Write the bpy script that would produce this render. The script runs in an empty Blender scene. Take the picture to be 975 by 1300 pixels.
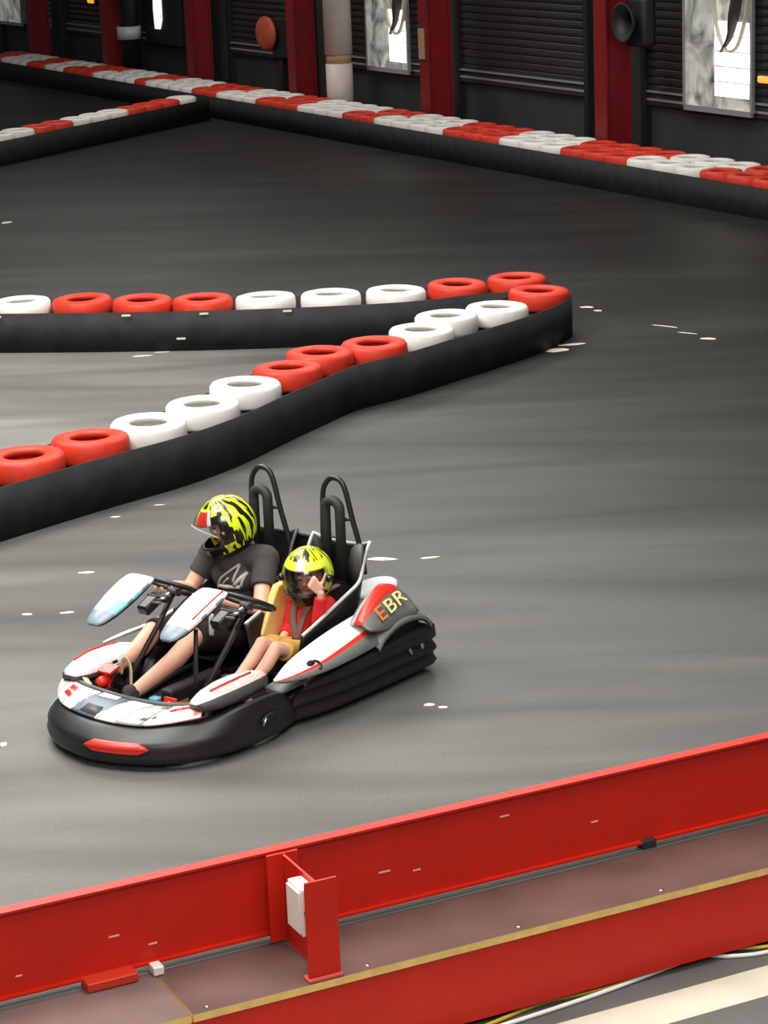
import bpy, bmesh, math, random
from mathutils import Vector as V, Matrix, Quaternion
from mathutils.bvhtree import BVHTree
random.seed(7)
SC = bpy.context.scene
COL = SC.collection
PI = math.pi

# ------------------------------------------------------------------ helpers
def lin(c):
    return tuple((x/12.92 if x <= .04045 else ((x+.055)/1.055)**2.4) for x in [v/255 for v in c])

def mat(name, rgb, rough=.5, metal=0., vary=0., scale=6., bump=0., coat=0., spec=.5):
    m = bpy.data.materials.new(name); m.use_nodes = True
    nt = m.node_tree; b = nt.nodes['Principled BSDF']
    c = lin(rgb)
    b.inputs['Base Color'].default_value = (*c, 1)
    b.inputs['Roughness'].default_value = rough
    b.inputs['Metallic'].default_value = metal
    b.inputs['Coat Weight'].default_value = coat
    b.inputs['Specular IOR Level'].default_value = spec
    tc = nt.nodes.new('ShaderNodeTexCoord')
    n = nt.nodes.new('ShaderNodeTexNoise'); n.inputs['Scale'].default_value = scale; n.inputs['Detail'].default_value = 4
    nt.links.new(tc.outputs['Object'], n.inputs['Vector'])
    if vary:
        r = nt.nodes.new('ShaderNodeValToRGB')
        r.color_ramp.elements[0].position = .3; r.color_ramp.elements[1].position = .7
        r.color_ramp.elements[0].color = (*[x*(1-vary) for x in c], 1)
        r.color_ramp.elements[1].color = (*[min(1, x*(1+vary)) for x in c], 1)
        nt.links.new(n.outputs['Fac'], r.inputs['Fac']); nt.links.new(r.outputs['Color'], b.inputs['Base Color'])
    if bump:
        bp = nt.nodes.new('ShaderNodeBump'); bp.inputs['Strength'].default_value = bump; bp.inputs['Distance'].default_value = .01
        nt.links.new(n.outputs['Fac'], bp.inputs['Height']); nt.links.new(bp.outputs['Normal'], b.inputs['Normal'])
    return m

class MB:
    def __init__(s): s.bm = bmesh.new(); s.mi = 0
    def face(s, vs, mi=None, smooth=True):
        try: f = s.bm.faces.new(vs)
        except ValueError: return None
        f.material_index = s.mi if mi is None else mi; f.smooth = smooth
        return f
    def box(s, c, size, rot=None, mi=None, bevel=0., taper=None):
        c = V(c); sx, sy, sz = [x/2 for x in size]; vs = []
        for x, y, z in [(-1,-1,-1),(1,-1,-1),(1,1,-1),(-1,1,-1),(-1,-1,1),(1,-1,1),(1,1,1),(-1,1,1)]:
            k = taper if (taper and z > 0) else 1
            p = V((x*sx*k, y*sy*k, z*sz))
            if rot is not None: p = rot @ p
            vs.append(s.bm.verts.new(c+p))
        fs = [s.face([vs[i] for i in q], mi, False) for q in [(3,2,1,0),(4,5,6,7),(0,1,5,4),(1,2,6,5),(2,3,7,6),(3,0,4,7)]]
        if bevel:
            es = list({e for f in fs for e in f.edges})
            r = bmesh.ops.bevel(s.bm, geom=es, offset=bevel, segments=2, affect='EDGES', profile=.6)
            for f in r['faces']:
                f.material_index = s.mi if mi is None else mi; f.smooth = True
        return s
    def tube(s, path, r, seg=10, caps=True, closed=False, mi=None, flat=None):
        P = [V(p) for p in path]; n = len(P)
        R = r if isinstance(r, (list, tuple)) else [r]*n
        T = []
        for i in range(n):
            a = P[(i-1) % n] if (closed or i > 0) else P[i]
            b = P[(i+1) % n] if (closed or i < n-1) else P[i]
            T.append((b-a).normalized())
        up = V((0,0,1)) if abs(T[0].z) < .9 else V((1,0,0))
        N = (up - T[0]*up.dot(T[0])).normalized(); rings = []
        for i in range(n):
            if i: 
                q = T[i-1].rotation_difference(T[i]); N = (q @ N)
                N = (N - T[i]*N.dot(T[i])).normalized()
            B = T[i].cross(N)
            fx, fy = flat if flat else (1, 1)
            rings.append([s.bm.verts.new(P[i] + (N*math.cos(a)*fx + B*math.sin(a)*fy)*R[i]) for a in [2*PI*k/seg for k in range(seg)]])
        m = n if closed else n-1
        for i in range(m):
            A, Bq = rings[i], rings[(i+1) % n]
            for k in range(seg): s.face([A[k], A[(k+1)%seg], Bq[(k+1)%seg], Bq[k]], mi)
        if caps and not closed:
            s.face(rings[0][::-1], mi, False); s.face(rings[-1], mi, False)
        return s
    def loft(s, rings, closed=True, caps=True, mi=None, mif=None, smooth=True):
        vs = [[s.bm.verts.new(V(p)) for p in r] for r in rings]; n = len(vs[0])
        for i in range(len(vs)-1):
            for k in range(n if closed else n-1):
                j = (k+1) % n
                s.face([vs[i][k], vs[i][j], vs[i+1][j], vs[i+1][k]], mif(i, k) if mif else mi, smooth)
        if caps and closed:
            s.face(vs[0][::-1], mif(0, -1) if mif else mi, False); s.face(vs[-1], mif(len(vs)-2, -1) if mif else mi, False)
        return s
    def lathe(s, prof, n=32, mat4=None, mi=None, closed=True):
        M = mat4 or Matrix.Identity(4); rings = []
        for k in range(n):
            a = 2*PI*k/n
            rings.append([s.bm.verts.new(M @ V((r*math.cos(a), r*math.sin(a), z))) for r, z in prof])
        m = len(prof)
        for k in range(n):
            A, B = rings[k], rings[(k+1)%n]
            for i in range(m if closed else m-1):
                j = (i+1) % m
                s.face([A[i], B[i], B[j], A[j]], mi)
        return s
    def ell(s, c, r, rot=None, nu=20, nv=12, mi=None, zmin=-1., mif=None):
        c = V(c); R = []
        for i in range(nv+1):
            t = -PI/2 + PI*i/nv; z = max(math.sin(t), zmin)
            k = math.cos(t) if math.sin(t) >= zmin else math.cos(math.asin(zmin))*(i/max(1, nv*(math.asin(zmin)+PI/2)/PI))
            ring = []
            for j in range(nu):
                a = 2*PI*j/nu; p = V((r[0]*k*math.cos(a), r[1]*k*math.sin(a), r[2]*z))
                ring.append(s.bm.verts.new(c + (rot @ p if rot is not None else p)))
            R.append(ring)
        for i in range(nv):
            for j in range(nu):
                s.face([R[i][j], R[i][(j+1)%nu], R[i+1][(j+1)%nu], R[i+1][j]], mif(i, j) if mif else mi)
        bmesh.ops.remove_doubles(s.bm, verts=R[0]+R[-1], dist=1e-6)
        return s
    def prism(s, poly, vec, mi=None):
        A = [s.bm.verts.new(V(p)) for p in poly]; B = [s.bm.verts.new(V(p)+V(vec)) for p in poly]; n = len(A)
        s.face(A[::-1], mi, False); s.face(B, mi, False)
        for i in range(n): s.face([A[i], A[(i+1)%n], B[(i+1)%n], B[i]], mi, False)
        return s

def obj(name, mb, mats, parent=None, off=(0,0,0), thick=0., recalc=True, tid=None):
    bm = mb.bm
    if recalc: bmesh.ops.recalc_face_normals(bm, faces=bm.faces)
    me = bpy.data.meshes.new(name); bm.to_mesh(me); bm.free()
    for m in (mats if isinstance(mats, (list, tuple)) else [mats]): me.materials.append(m)
    o = bpy.data.objects.new(name, me); COL.objects.link(o)
    if thick:
        md = o.modifiers.new('solid', 'SOLIDIFY'); md.thickness = thick; md.offset = 0
    if parent is not None: o.parent = parent
    o.location = off
    return o

def tag(o, label, cat, group=None, kind=None):
    o['label'] = label; o['category'] = cat
    if group: o['group'] = group
    if kind: o['kind'] = kind
    return o
def thing(name, label, cat, loc=(0,0,0), rz=0., group=None):
    o = bpy.data.objects.new(name, None); COL.objects.link(o)
    o.location = loc; o.rotation_euler = (0, 0, rz); o.empty_display_size = .1
    return tag(o, label, cat, group)
def struct(name, mb, mats):
    o = obj(name, mb, mats); o['kind'] = 'structure'; return o

def smooth_path(P, k=4):
    P = [tuple(p) for p in P]; out = []; n = len(P)
    for i in range(n-1):
        p0, p1, p2, p3 = P[max(0, i-1)], P[i], P[i+1], P[min(n-1, i+2)]
        for j in range(k):
            t = j/k
            out.append(tuple(.5*(2*b + (c-a)*t + (2*a-5*b+4*c-d)*t*t + (3*b-a-3*c+d)*t**3) for a, b, c, d in zip(p0, p1, p2, p3)))
    out.append(P[-1]); return out

def organic(name, prims, voxel, mats, parent, off=(0,0,0), smooth=4, color_fn=None):
    """prims: (a, b, ra, rb, capA, capB) capsules merged into one continuous skin"""
    mb = MB()
    for pr in prims:
        if pr[0] == 'e':
            mb.ell(pr[1], pr[2], pr[3] if len(pr) > 3 else None, 20, 14); continue
        a, b, ra, rb = pr[:4]; ca, cb = pr[4:6] if len(pr) > 4 else (1, 1)
        a, b = V(a), V(b)
        if ca: mb.ell(a, (ra,)*3, None, 16, 10)
        if cb: mb.ell(b, (rb,)*3, None, 16, 10)
        if (b-a).length > 1e-4: mb.tube([a, b], [ra, rb], 18)
    t = obj('tmp', mb, mats)
    m = t.modifiers.new('r', 'REMESH'); m.mode = 'VOXEL'; m.voxel_size = voxel; m.use_smooth_shade = True
    if smooth:
        s = t.modifiers.new('s', 'SMOOTH'); s.iterations = smooth; s.factor = .5
    dg = bpy.context.evaluated_depsgraph_get(); dg.update()
    me = bpy.data.meshes.new_from_object(t.evaluated_get(dg)); me.name = name
    old = t.data; bpy.data.objects.remove(t); bpy.data.meshes.remove(old)
    me.materials.clear()
    for x in (mats if isinstance(mats, (list, tuple)) else [mats]): me.materials.append(x)
    for p in me.polygons:
        p.use_smooth = True; p.material_index = color_fn(p.center) if color_fn else 0
    o = bpy.data.objects.new(name, me); COL.objects.link(o); o.parent = parent; o.location = off
    return o

def text_mesh(name, body, size, depth, M, m, parent):
    c = bpy.data.curves.new(name, 'FONT'); c.body = body; c.size = size; c.extrude = depth; c.align_x = 'CENTER'; c.align_y = 'CENTER'; c.resolution_u = 3
    t = bpy.data.objects.new(name, c); COL.objects.link(t)
    dg = bpy.context.evaluated_depsgraph_get(); dg.update()
    me = bpy.data.meshes.new_from_object(t.evaluated_get(dg)); bpy.data.objects.remove(t)
    me.transform(M); me.materials.clear(); me.materials.append(m)
    o = bpy.data.objects.new(name, me); COL.objects.link(o); o.parent = parent
    return o

# ------------------------------------------------------------------ camera
F, H, YH, ROLL = 3020., 4.82, -185., math.radians(2.3)
PT = math.atan((650-YH)/F)
fw = V((0, math.cos(PT), -math.sin(PT))); rt = V((1, 0, 0)); up = rt.cross(fw)
r2 = rt*math.cos(ROLL) - up*math.sin(ROLL); u2 = rt*math.sin(ROLL) + up*math.cos(ROLL)
cd = bpy.data.cameras.new('camera'); cam = bpy.data.objects.new('camera', cd); COL.objects.link(cam)
cd.sensor_fit = 'VERTICAL'; cd.sensor_height = 36; cd.sensor_width = 27; cd.lens = F/1300*36
cd.clip_end = 300
M = Matrix((r2, u2, -fw)).transposed().to_4x4(); M.translation = V((0, 0, H)); cam.matrix_world = M
SC.camera = cam

# ------------------------------------------------------------------ materials
M_black = mat('black_plastic', (26, 26, 27), .42, vary=.25, scale=9)
M_matt = mat('matt_black', (20, 20, 21), .6, vary=.2)
M_belt = mat('conveyor_rubber', (37, 37, 37), .68, vary=.3, scale=5, bump=.3, spec=.25)
M_rubber = mat('tyre_rubber', (38, 38, 39), .65, vary=.2, scale=20)
M_red = mat('red_tyre_paint', (204, 56, 36), .5, vary=.12, scale=9, spec=.3)
M_white = mat('white_tyre_paint', (228, 226, 219), .5, vary=.06, scale=9, spec=.3)
M_beam = mat('red_beam_paint', (196, 34, 16), .45, vary=.06, scale=5, spec=.35)
M_column = mat('dark_red_column_paint', (120, 14, 22), .5, vary=.12, scale=4)
M_wpanel = mat('white_gloss', (220, 220, 220), .35, vary=.03)
M_wred = mat('red_gloss', (215, 48, 36), .32, vary=.06)
M_grey = mat('grey_plastic', (112, 114, 112), .42, vary=.08)
M_lgrey = mat('light_grey_plastic', (186, 188, 188), .4, vary=.05)
M_dgrey = mat('dark_grey_plastic', (70, 71, 72), .5, vary=.12)
M_slate = mat('slate_blue_gloss', (118, 134, 148), .35, vary=.1)
M_sky = mat('light_blue_gloss', (120, 190, 216), .35, vary=.1)
M_pink = mat('pale_pink_decal', (238, 196, 190), .4, vary=.12, scale=14)
M_skin = mat('skin', (222, 168, 142), .5, vary=.05, scale=12)
M_cream = mat('cream_webbing', (214, 196, 158), .7, vary=.08)
M_yel = mat('yellow_lettering', (236, 226, 150), .45, vary=.04)
M_orange = mat('orange_lettering', (236, 132, 70), .45, vary=.04)
M_green = mat('dark_green_plastic', (28, 62, 42), .4, vary=.3, scale=14)
M_foam = mat('yellow_foam', (226, 196, 122), .85, vary=.06, scale=12, bump=.2)
M_mustard = mat('mustard_cloth', (186, 146, 62), .85, vary=.12, scale=18)
M_shirt = mat('charcoal_cloth', (62, 58, 60), .9, vary=.1, scale=14)
M_short = mat('black_cloth', (22, 20, 22), .9, vary=.15, scale=12)
M_redcl = mat('red_cloth', (214, 30, 30), .8, vary=.1, scale=16)
M_brown = mat('brown_webbing', (112, 88, 78), .8, vary=.1)
M_pinkcl = mat('pink_cloth', (206, 84, 122), .8, vary=.1)
M_print = mat('pale_grey_print', (176, 170, 164), .8, vary=.1, scale=30)
M_steel = mat('bright_steel', (190, 190, 192), .3, metal=.9)
M_eyew = mat('eye_white', (235, 232, 226), .3); M_eyed = mat('eye_dark', (36, 26, 22), .3)
M_lip = mat('lip', (176, 104, 96), .5)
M_ply_l = mat('brown_ply_pale', (112, 92, 88), .5, vary=.14, scale=3)
M_ply_d = mat('brown_ply_dark', (96, 72, 66), .5, vary=.18, scale=3)
M_plyedge = mat('raw_ply_edge', (226, 188, 112), .7, vary=.12, scale=18)
M_boxw = mat('white_box_plastic', (232, 226, 216), .4, vary=.04)
M_pipe = mat('white_pipe', (206, 192, 188), .5, vary=.06, scale=3)
M_tan = mat('tan_joint', (172, 140, 104), .6)
M_wcable = mat('white_cable', (240, 240, 236), .4); M_ycable = mat('yellow_cable', (206, 176, 60), .45)
M_oran = mat('orange_pad', (176, 74, 44), .6, vary=.15, scale=5)
M_wall = mat('dark_wall', (52, 52, 51), .75, vary=.2, scale=1.5)
M_shut = mat('shutter_steel', (50, 49, 50), .34, metal=.35, vary=.15, scale=2)
M_silver = mat('silver_frame', (170, 172, 170), .4, metal=.5)

# floor: worn dark asphalt with long streaks
def floor_mat(name='worn_track_floor', gain=1., ):
    m = bpy.data.materials.new(name); m.use_nodes = True; nt = m.node_tree; b = nt.nodes['Principled BSDF']; b.inputs['Specular IOR Level'].default_value = .2
    tc = nt.nodes.new('ShaderNodeTexCoord')
    def noise(scale, sx, sy, rot, det=5, dist=0.):
        mp = nt.nodes.new('ShaderNodeMapping'); mp.inputs['Rotation'].default_value = (0, 0, rot); mp.inputs['Scale'].default_value = (sx, sy, 1)
        n = nt.nodes.new('ShaderNodeTexNoise'); n.inputs['Scale'].default_value = scale; n.inputs['Detail'].default_value = det; n.inputs['Distortion'].default_value = dist
        nt.links.new(tc.outputs['Object'], mp.inputs['Vector']); nt.links.new(mp.outputs['Vector'], n.inputs['Vector']); return n
    def ramp(n, p0, c0, p1, c1):
        r = nt.nodes.new('ShaderNodeValToRGB'); r.color_ramp.elements[0].position = p0; r.color_ramp.elements[1].position = p1
        r.color_ramp.elements[0].color = (*lin((c0,)*3), 1); r.color_ramp.elements[1].color = (*lin((c1, c1, c1-2)), 1)
        nt.links.new(n.outputs['Fac'], r.inputs['Fac']); return r
    # floor colour darkens towards the far corner, in streaks
    sp = nt.nodes.new('ShaderNodeVectorMath'); sp.operation = 'DOT_PRODUCT'; sp.inputs[1].default_value = (1.5, 1., 0)
    nt.links.new(tc.outputs['Object'], sp.inputs[0])
    nz = noise(.42, .28, 1.3, .2, 5, .8); nz2 = noise(.12, 1, 1, .9, 3)
    def mth(op, a, b):
        x = nt.nodes.new('ShaderNodeMath'); x.operation = op
        for i, v in enumerate((a, b)):
            if isinstance(v, (int, float)): x.inputs[i].default_value = v
            else: nt.links.new(v, x.inputs[i])
        return x.outputs[0]
    u = mth('ADD', sp.outputs['Value'], mth('MULTIPLY', mth('SUBTRACT', nz.outputs['Fac'], .5), 17.))
    u = mth('ADD', u, mth('MULTIPLY', mth('SUBTRACT', nz2.outputs['Fac'], .5), 6.))
    mr_ = nt.nodes.new('ShaderNodeMapRange'); mr_.inputs['From Max'].default_value = 50; nt.links.new(u, mr_.inputs['Value'])
    big = nt.nodes.new('ShaderNodeValToRGB'); cr = big.color_ramp
    for p_, a_ in ((.16, .205), (.24, .148), (.32, .132), (.37, .10), (.44, .066), (.52, .042), (.60, .026), (.68, .017), (.82, .028)):
        a_ *= gain; el_ = cr.elements.new(p_); el_.color = (a_, a_, a_*.94, 1)
    cr.elements.remove(cr.elements[0]); cr.elements.remove(cr.elements[len(cr.elements)-1])
    nt.links.new(mr_.outputs[0], big.inputs['Fac'])
    st = ramp(noise(.9, .35, 1.6, .15, 6, .6), .3, 186, .75, 255)
    fine = ramp(noise(60, 1, 1, 0, 2), .3, 226, .7, 255)
    def mul(a, c, f):
        x = nt.nodes.new('ShaderNodeMixRGB'); x.blend_type = 'MULTIPLY'; x.inputs['Fac'].default_value = f
        nt.links.new(a.outputs[0], x.inputs[1]); nt.links.new(c.outputs[0], x.inputs[2]); return x
    c = mul(mul(big, st, .9), fine, .8)
    nt.links.new(c.outputs[0], b.inputs['Base Color'])
    rr = nt.nodes.new('ShaderNodeMapRange'); rr.inputs['To Min'].default_value = .42; rr.inputs['To Max'].default_value = .62
    nt.links.new(noise(.7, .4, 1.5, .15, 4).outputs['Fac'], rr.inputs['Value']); nt.links.new(rr.outputs[0], b.inputs['Roughness'])
    return m
M_floor = floor_mat(); M_dust = floor_mat('dusty_infield_floor', 2.05)
M_mark = mat('pale_tape_scrap', (214, 212, 196), .6, vary=.1, scale=20)
M_lowfloor = mat('lower_grey_floor', (96, 96, 94), .6, vary=.12, scale=3)
M_stripe = mat('white_floor_paint', (206, 198, 180), .6, vary=.08, scale=4)

# ------------------------------------------------------------------ setting: floor, deck, lower floor
# line of the guard rail in plan: direction e, normal q pointing to the track
e = V((.902, .431, 0)).normalized(); q = V((-e.y, e.x, 0)); E0 = V((-.25, 9.695, 0))
def rail(s, d, z): return E0 + e*s + q*d + V((0, 0, z))
mb = MB()
A = [rail(-16, .47, 0), rail(30, .47, 0), V((40, 70, 0)), V((-10, 95, 0)), V((-45, 60, 0))]
mb.face([mb.bm.verts.new(p) for p in A], 0, False)
# scraps of pale tape and scuffs worn into the floor
def scrap(x, y, L, W, ang):
    c, s_ = math.cos(ang), math.sin(ang); pts = []
    for k in range(9):
        a = 2*PI*k/9; rr = random.uniform(.65, 1.)
        px, py = L*.5*rr*math.cos(a), W*.5*rr*math.sin(a)
        pts.append(mb.bm.verts.new((x + px*c - py*s_, y + px*s_ + py*c, .0015)))
    mb.face(pts, 1, False)
for x, y, L, W, a in [(-2.12,16.14,.16,.07,.0),(-2.42,15.22,.09,.06,.1),(-2.15,15.22,.12,.06,.2),(-.03,16.18,.26,.11,-.15),(.31,16.17,.18,.05,.2),
    (.22,13.15,.08,.06,.2),(.30,13.10,.07,.05,0),(1.78,23.2,.30,.22,.3),(1.95,23.45,.35,.12,.2),(2.29,25.43,.22,.12,-.4),(2.38,25.2,.12,.08,-.4),(3.33,23.47,.22,.14,-.4),
    (2.98,24.2,.4,.05,-.7),(3.15,23.8,.3,.05,-.7),(-2.06,17.6,.12,.05,.1),(-2.23,12.78,.05,.08,0),(-5.17,33.6,.2,.3,0),(-2.40,23.75,.25,.08,.1),(-2.2,23.9,.2,.06,.1),(-1.75,17.9,.1,.03,0)]:
    scrap(x, y, L, W, a)
mb.face([mb.bm.verts.new(p) for p in [(1.2, 24.0, .001), (-6, 24.45, .001), (-12, 24.6, .001), (-12, 15, .001), (-4.3, 16.3, .001), (-2.5, 18.4, .001), (-1.2, 20.2, .001), (.1, 22.1, .001)]], 2, False)
struct('floor', mb, [M_floor, M_mark, M_dust])
mb = MB()
mb.face([mb.bm.verts.new(p) for p in [rail(-16, 1.5, -.44), rail(-16, -3, -.44), rail(30, -3, -.44), rail(30, 1.5, -.44)]], 0, False)
mb.face([mb.bm.verts.new(p) for p in [rail(-16, -.14, -.4385), rail(-16, -.40, -.4385), rail(30, -.40, -.4385), rail(30, -.14, -.4385)]], 1, False)
o = obj('floor_lower', mb, [M_lowfloor, M_stripe]); o['kind'] = 'structure'

# deck boards between the two beams
def board(s0, s1, m, label):
    mb = MB(); w = .475
    mb.prism([rail(s0, 0, -.002), rail(s1, 0, -.002), rail(s1, w, -.002), rail(s0, w, -.002)], (0, 0, -.036), 0)
    bmesh.ops.recalc_face_normals(mb.bm, faces=mb.bm.faces); mb.bm.normal_update()
    for f in mb.bm.faces:
        if abs(f.normal.z) < .5: f.material_index = 1
    o = obj('deck_board', mb, [m, M_plyedge])
    tag(o, label, 'deck board', 'plywood deck boards between the red beams'); o['kind'] = 'thing'
    for k in range(max(1, int((s1-s0)/.72))):
        ss = s0 + .08 + k*.78
        if ss < s1-.02:
            sc = MB(); sc.lathe([(0, 0), (.014, 0), (.014, .003), (0, .005)], 10, Matrix.Translation(rail(ss, .045, -.002)), closed=False); obj('screw', sc, M_steel, o)
board(-5.0, -.745, M_ply_l, 'paler brown plywood deck board left of the short red post')
board(-.735, 8.2, M_ply_d, 'dark brown plywood deck board running right from the short red post')

def ibeam(mb, s0, s1, d, z0, z1, fl, tf=.012, tw=.009, mi=0):
    pts = [(d-fl/2, z0), (d+fl/2, z0), (d+fl/2, z0+tf), (d+tw/2, z0+tf), (d+tw/2, z1-tf), (d+fl/2, z1-tf), (d+fl/2, z1), (d-fl/2, z1), (d-fl/2, z1-tf), (d-tw/2, z1-tf), (d-tw/2, z0+tf), (d-fl/2, z0+tf)]
    mb.prism([rail(s0, a, z) for a, z in pts], rail(s1, 0, 0)-rail(s0, 0, 0), mi)
M_dent = mat('pale_scrape', (226, 178, 168), .6)
def back_beam(s0, s1, label, scr):
    mb = MB(); ibeam(mb, s0, s1, .52, .03, .445, .064, .012)
    for (s, z, L) in scr:
        mb.box(rail(s, .5145, z), (L, .002, .008), Matrix.Rotation(math.atan2(e.y, e.x), 3, 'Z'), 1)
    o = obj('guard_beam', mb, [M_beam, M_dent]); tag(o, label, 'steel beam', 'upper red guard beams along the track', 'thing'); return o
b1 = back_beam(-5.2, -.096, 'upper red steel guard beam left of the short red post', [(-1.6, .16, .05), (-1.35, .12, .03), (-.9, .2, .05), (-.72, .12, .04)])
mb = MB(); mb.box(rail(-.95, .47, .022), (.24, .10, .042), Matrix.Rotation(math.atan2(e.y, e.x), 3, 'Z'), bevel=.006)
obj('foot_bracket', mb, mat('orange_red_bracket', (196, 50, 26), .5), b1)
mb = MB(); mb.box(rail(-.73, .46, .022), (.05, .07, .042), Matrix.Rotation(math.atan2(e.y, e.x), 3, 'Z'), bevel=.006)
obj('packing_block', mb, M_boxw, b1)
mb = MB(); mb.box(rail(-1.9, .5, .022), (.3, .06, .042), Matrix.Rotation(math.atan2(e.y, e.x), 3, 'Z'), bevel=.006)
obj('packing_block', mb, M_boxw, b1)
b2 = back_beam(-.094, 8.4, 'upper red steel guard beam right of the short red post', [(1.1, .34, .05), (.62, .17, .04), (.15, .19, .05), (.45, .2, .06), (1.6, .2, .04)])
for ss in (1.9, 3.6):
    mb = MB(); mb.box(rail(ss, .52, .022), (.08, .07, .044), Matrix.Rotation(math.atan2(e.y, e.x), 3, 'Z'), bevel=.004); obj('packing_block', mb, M_rubber, b2)
mb = MB()
pts = [(0.012, -.039), (.012, -.40), (.13, -.40), (.13, -.388), (.024, -.388), (.024, -.051), (.13, -.051), (.13, -.039)]
mb.prism([rail(-5.4, a, z) for a, z in pts], rail(8.6, 0, 0)-rail(-5.4, 0, 0), 0)
lb = obj('support_beam', mb, M_beam); tag(lb, 'lower red steel channel beam under the brown plywood deck', 'steel beam', None, 'thing')
for ss in (-2.5, 1.3, 4.2):
    mb = MB(); mb.box(rail(ss, .09, -.42), (.12, .07, .04), Matrix.Rotation(math.atan2(e.y, e.x), 3, 'Z'), bevel=.004); obj('foot_pad', mb, M_rubber, lb)
# short post: an I section standing on the deck edge
pt = thing('guard_post', 'short upright red I-section post on the deck edge holding the guard beams', 'steel post', rail(-.095, .02, 0), math.atan2(e.y, e.x))
mb = MB(); mb.box((0, .006, .245), (.155, .012, .46)); obj('front_flange', mb, M_beam, pt)
mb = MB(); mb.box((-.0, .21, .23), (.012, .40, .43)); obj('web', mb, M_beam, pt)
mb = MB(); mb.box((-.0, .43, .23), (.155, .012, .43)); obj('back_flange', mb, M_beam, pt)
mb = MB(); mb.box((.0, .02, .007), (.17, .07, .015), bevel=.003); obj('base_plate', mb, mat('salmon_primer', (206, 86, 78), .5, vary=.1), pt)
jb = thing('junction_box', 'small white plastic junction box fixed to the side of the short red post', 'electrical box', rail(-.100, .145, .2), math.atan2(e.y, e.x))
mb = MB(); mb.box((-.036, 0, .11), (.07, .15, .23), bevel=.008); obj('body', mb, M_boxw, jb)
mb = MB(); mb.box((-.076, 0, .11), (.012, .135, .2), bevel=.004); jl = obj('lid', mb, M_boxw, jb)
mb = MB(); mb.box((-.036, -.078, .11), (.05, .008, .02), bevel=.002); obj('cable_gland', mb, M_grey, jb)
# cables at the foot of the lower beam
def cable(name, pts, r, m, label):
    mb = MB(); mb.tube(smooth_path(pts, 6), r, 8); o = obj(name, mb, m); tag(o, label, 'cable', None, 'thing')
zc = -.44
cable('white_cable', [(-.9, 9.2, zc+.012), (.0, 9.72, zc+.012), (.312, 9.919, zc+.012), (.48, 9.997, zc+.012), (.926, 10.259, zc+.012), (1.30, 10.50, zc+.02), (1.45, 10.60, zc+.02), (1.53, 10.605, zc+.014), (1.613, 10.599, zc+.011), (1.79, 10.63, zc+.011), (2.1, 10.8, zc+.011), (2.8, 11.12, zc+.011), (6.0, 12.62, zc+.011)], .011, M_wcable, 'white cable trailing along the foot of the lower red beam')
cable('yellow_cable', [(-1.0, 9.25, zc+.012), (.09, 9.79, zc+.012), (.40, 10.0, zc+.014), (.66, 10.19, zc+.012), (1.0, 10.33, zc+.012), (1.30, 10.50, zc+.045), (1.5, 10.60, zc+.042), (1.64, 10.66, zc+.02), (1.95, 10.735, zc+.012), (2.9, 11.18, zc+.012), (6.1, 12.70, zc+.012)], .010, M_ycable, 'yellow cable twisting beside the white one under the lower red beam')

# ------------------------------------------------------------------ tyres
TP = [(.152,.03),(.168,.010),(.24,0),(.29,.012),(.308,.036),(.312,.10),(.308,.164),(.29,.188),(.24,.20),(.168,.19),(.152,.17),(.172,.14),(.27,.12),(.27,.08),(.172,.06)]
def tyre_mesh(name, m, n, sc=1.):
    mb = MB(); mb.lathe([(r*sc, z) for r, z in TP], n)
    bmesh.ops.recalc_face_normals(mb.bm, faces=mb.bm.faces)
    me = bpy.data.meshes.new(name); mb.bm.to_mesh(me); mb.bm.free(); me.materials.append(m)
    for p in me.polygons: p.use_smooth = True
    return me
TY = {'red': tyre_mesh('red_tyre', M_red, 56), 'white': tyre_mesh('white_tyre', M_white, 56)}
TF = {'red': tyre_mesh('red_tyre_far', M_red, 28, .95), 'white': tyre_mesh('white_tyre_far', M_white, 28, .95), 'black': tyre_mesh('black_tyre', M_rubber, 24, .95)}
def tyre(me, x, y, z, label, group, tilt=(0, 0)):
    o = bpy.data.objects.new('tyre', me); COL.objects.link(o); o.location = (x, y, z)
    o.rotation_euler = (tilt[0], tilt[1], random.uniform(0, 6))
    tag(o, label, 'tyre', group); return o

# V-shaped barrier in the middle
near = [(-3.15,17.2,'red'),(-2.74,17.74,'red'),(-2.29,18.25,'red'),(-1.87,18.70,'white'),(-1.47,19.3,'white'),(-1.15,20.0,'white'),(-.80,20.62,'red'),(-.53,21.22,'red'),(-.03,21.55,'red'),(.42,22.12,'white'),(.68,22.70,'white'),(1.19,23.12,'white'),(1.66,23.90,'red')]
apex = [(1.49,24.72,'red')]
far = [(.85,24.48,'red'),(.21,24.26,'white'),(-.46,24.20,'white'),(-1.13,24.20,'white'),(-1.78,24.22,'red'),(-2.41,24.30,'red'),(-3.05,24.48,'red'),(-3.69,24.50,'white'),(-4.35,24.62,'white'),(-5.0,24.75,'red')]
TZ = .30
near_lab = {1:'red tyre cut by the left frame edge, near arm of the middle barrier',2:'red tyre beside the white trio, left part of the near barrier arm',
 3:'first white tyre right of the two near red ones, above the belt',4:'middle white tyre of the near trio left of the adult helmet',5:'last white tyre of the near trio, beside a red one',
 6:'red tyre next to the white trio, first of three red tyres mid arm',7:'middle red tyre of the three halfway along the near arm',8:'red tyre nearest the overlapping white pair on the near arm',
 9:'lower white tyre of the overlapping pair near the barrier tip',10:'upper white tyre of the overlapping pair near the barrier tip',11:'white tyre beside the red corner tyres at the barrier tip',12:'front red tyre at the rounded tip of the middle barrier'}
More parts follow.
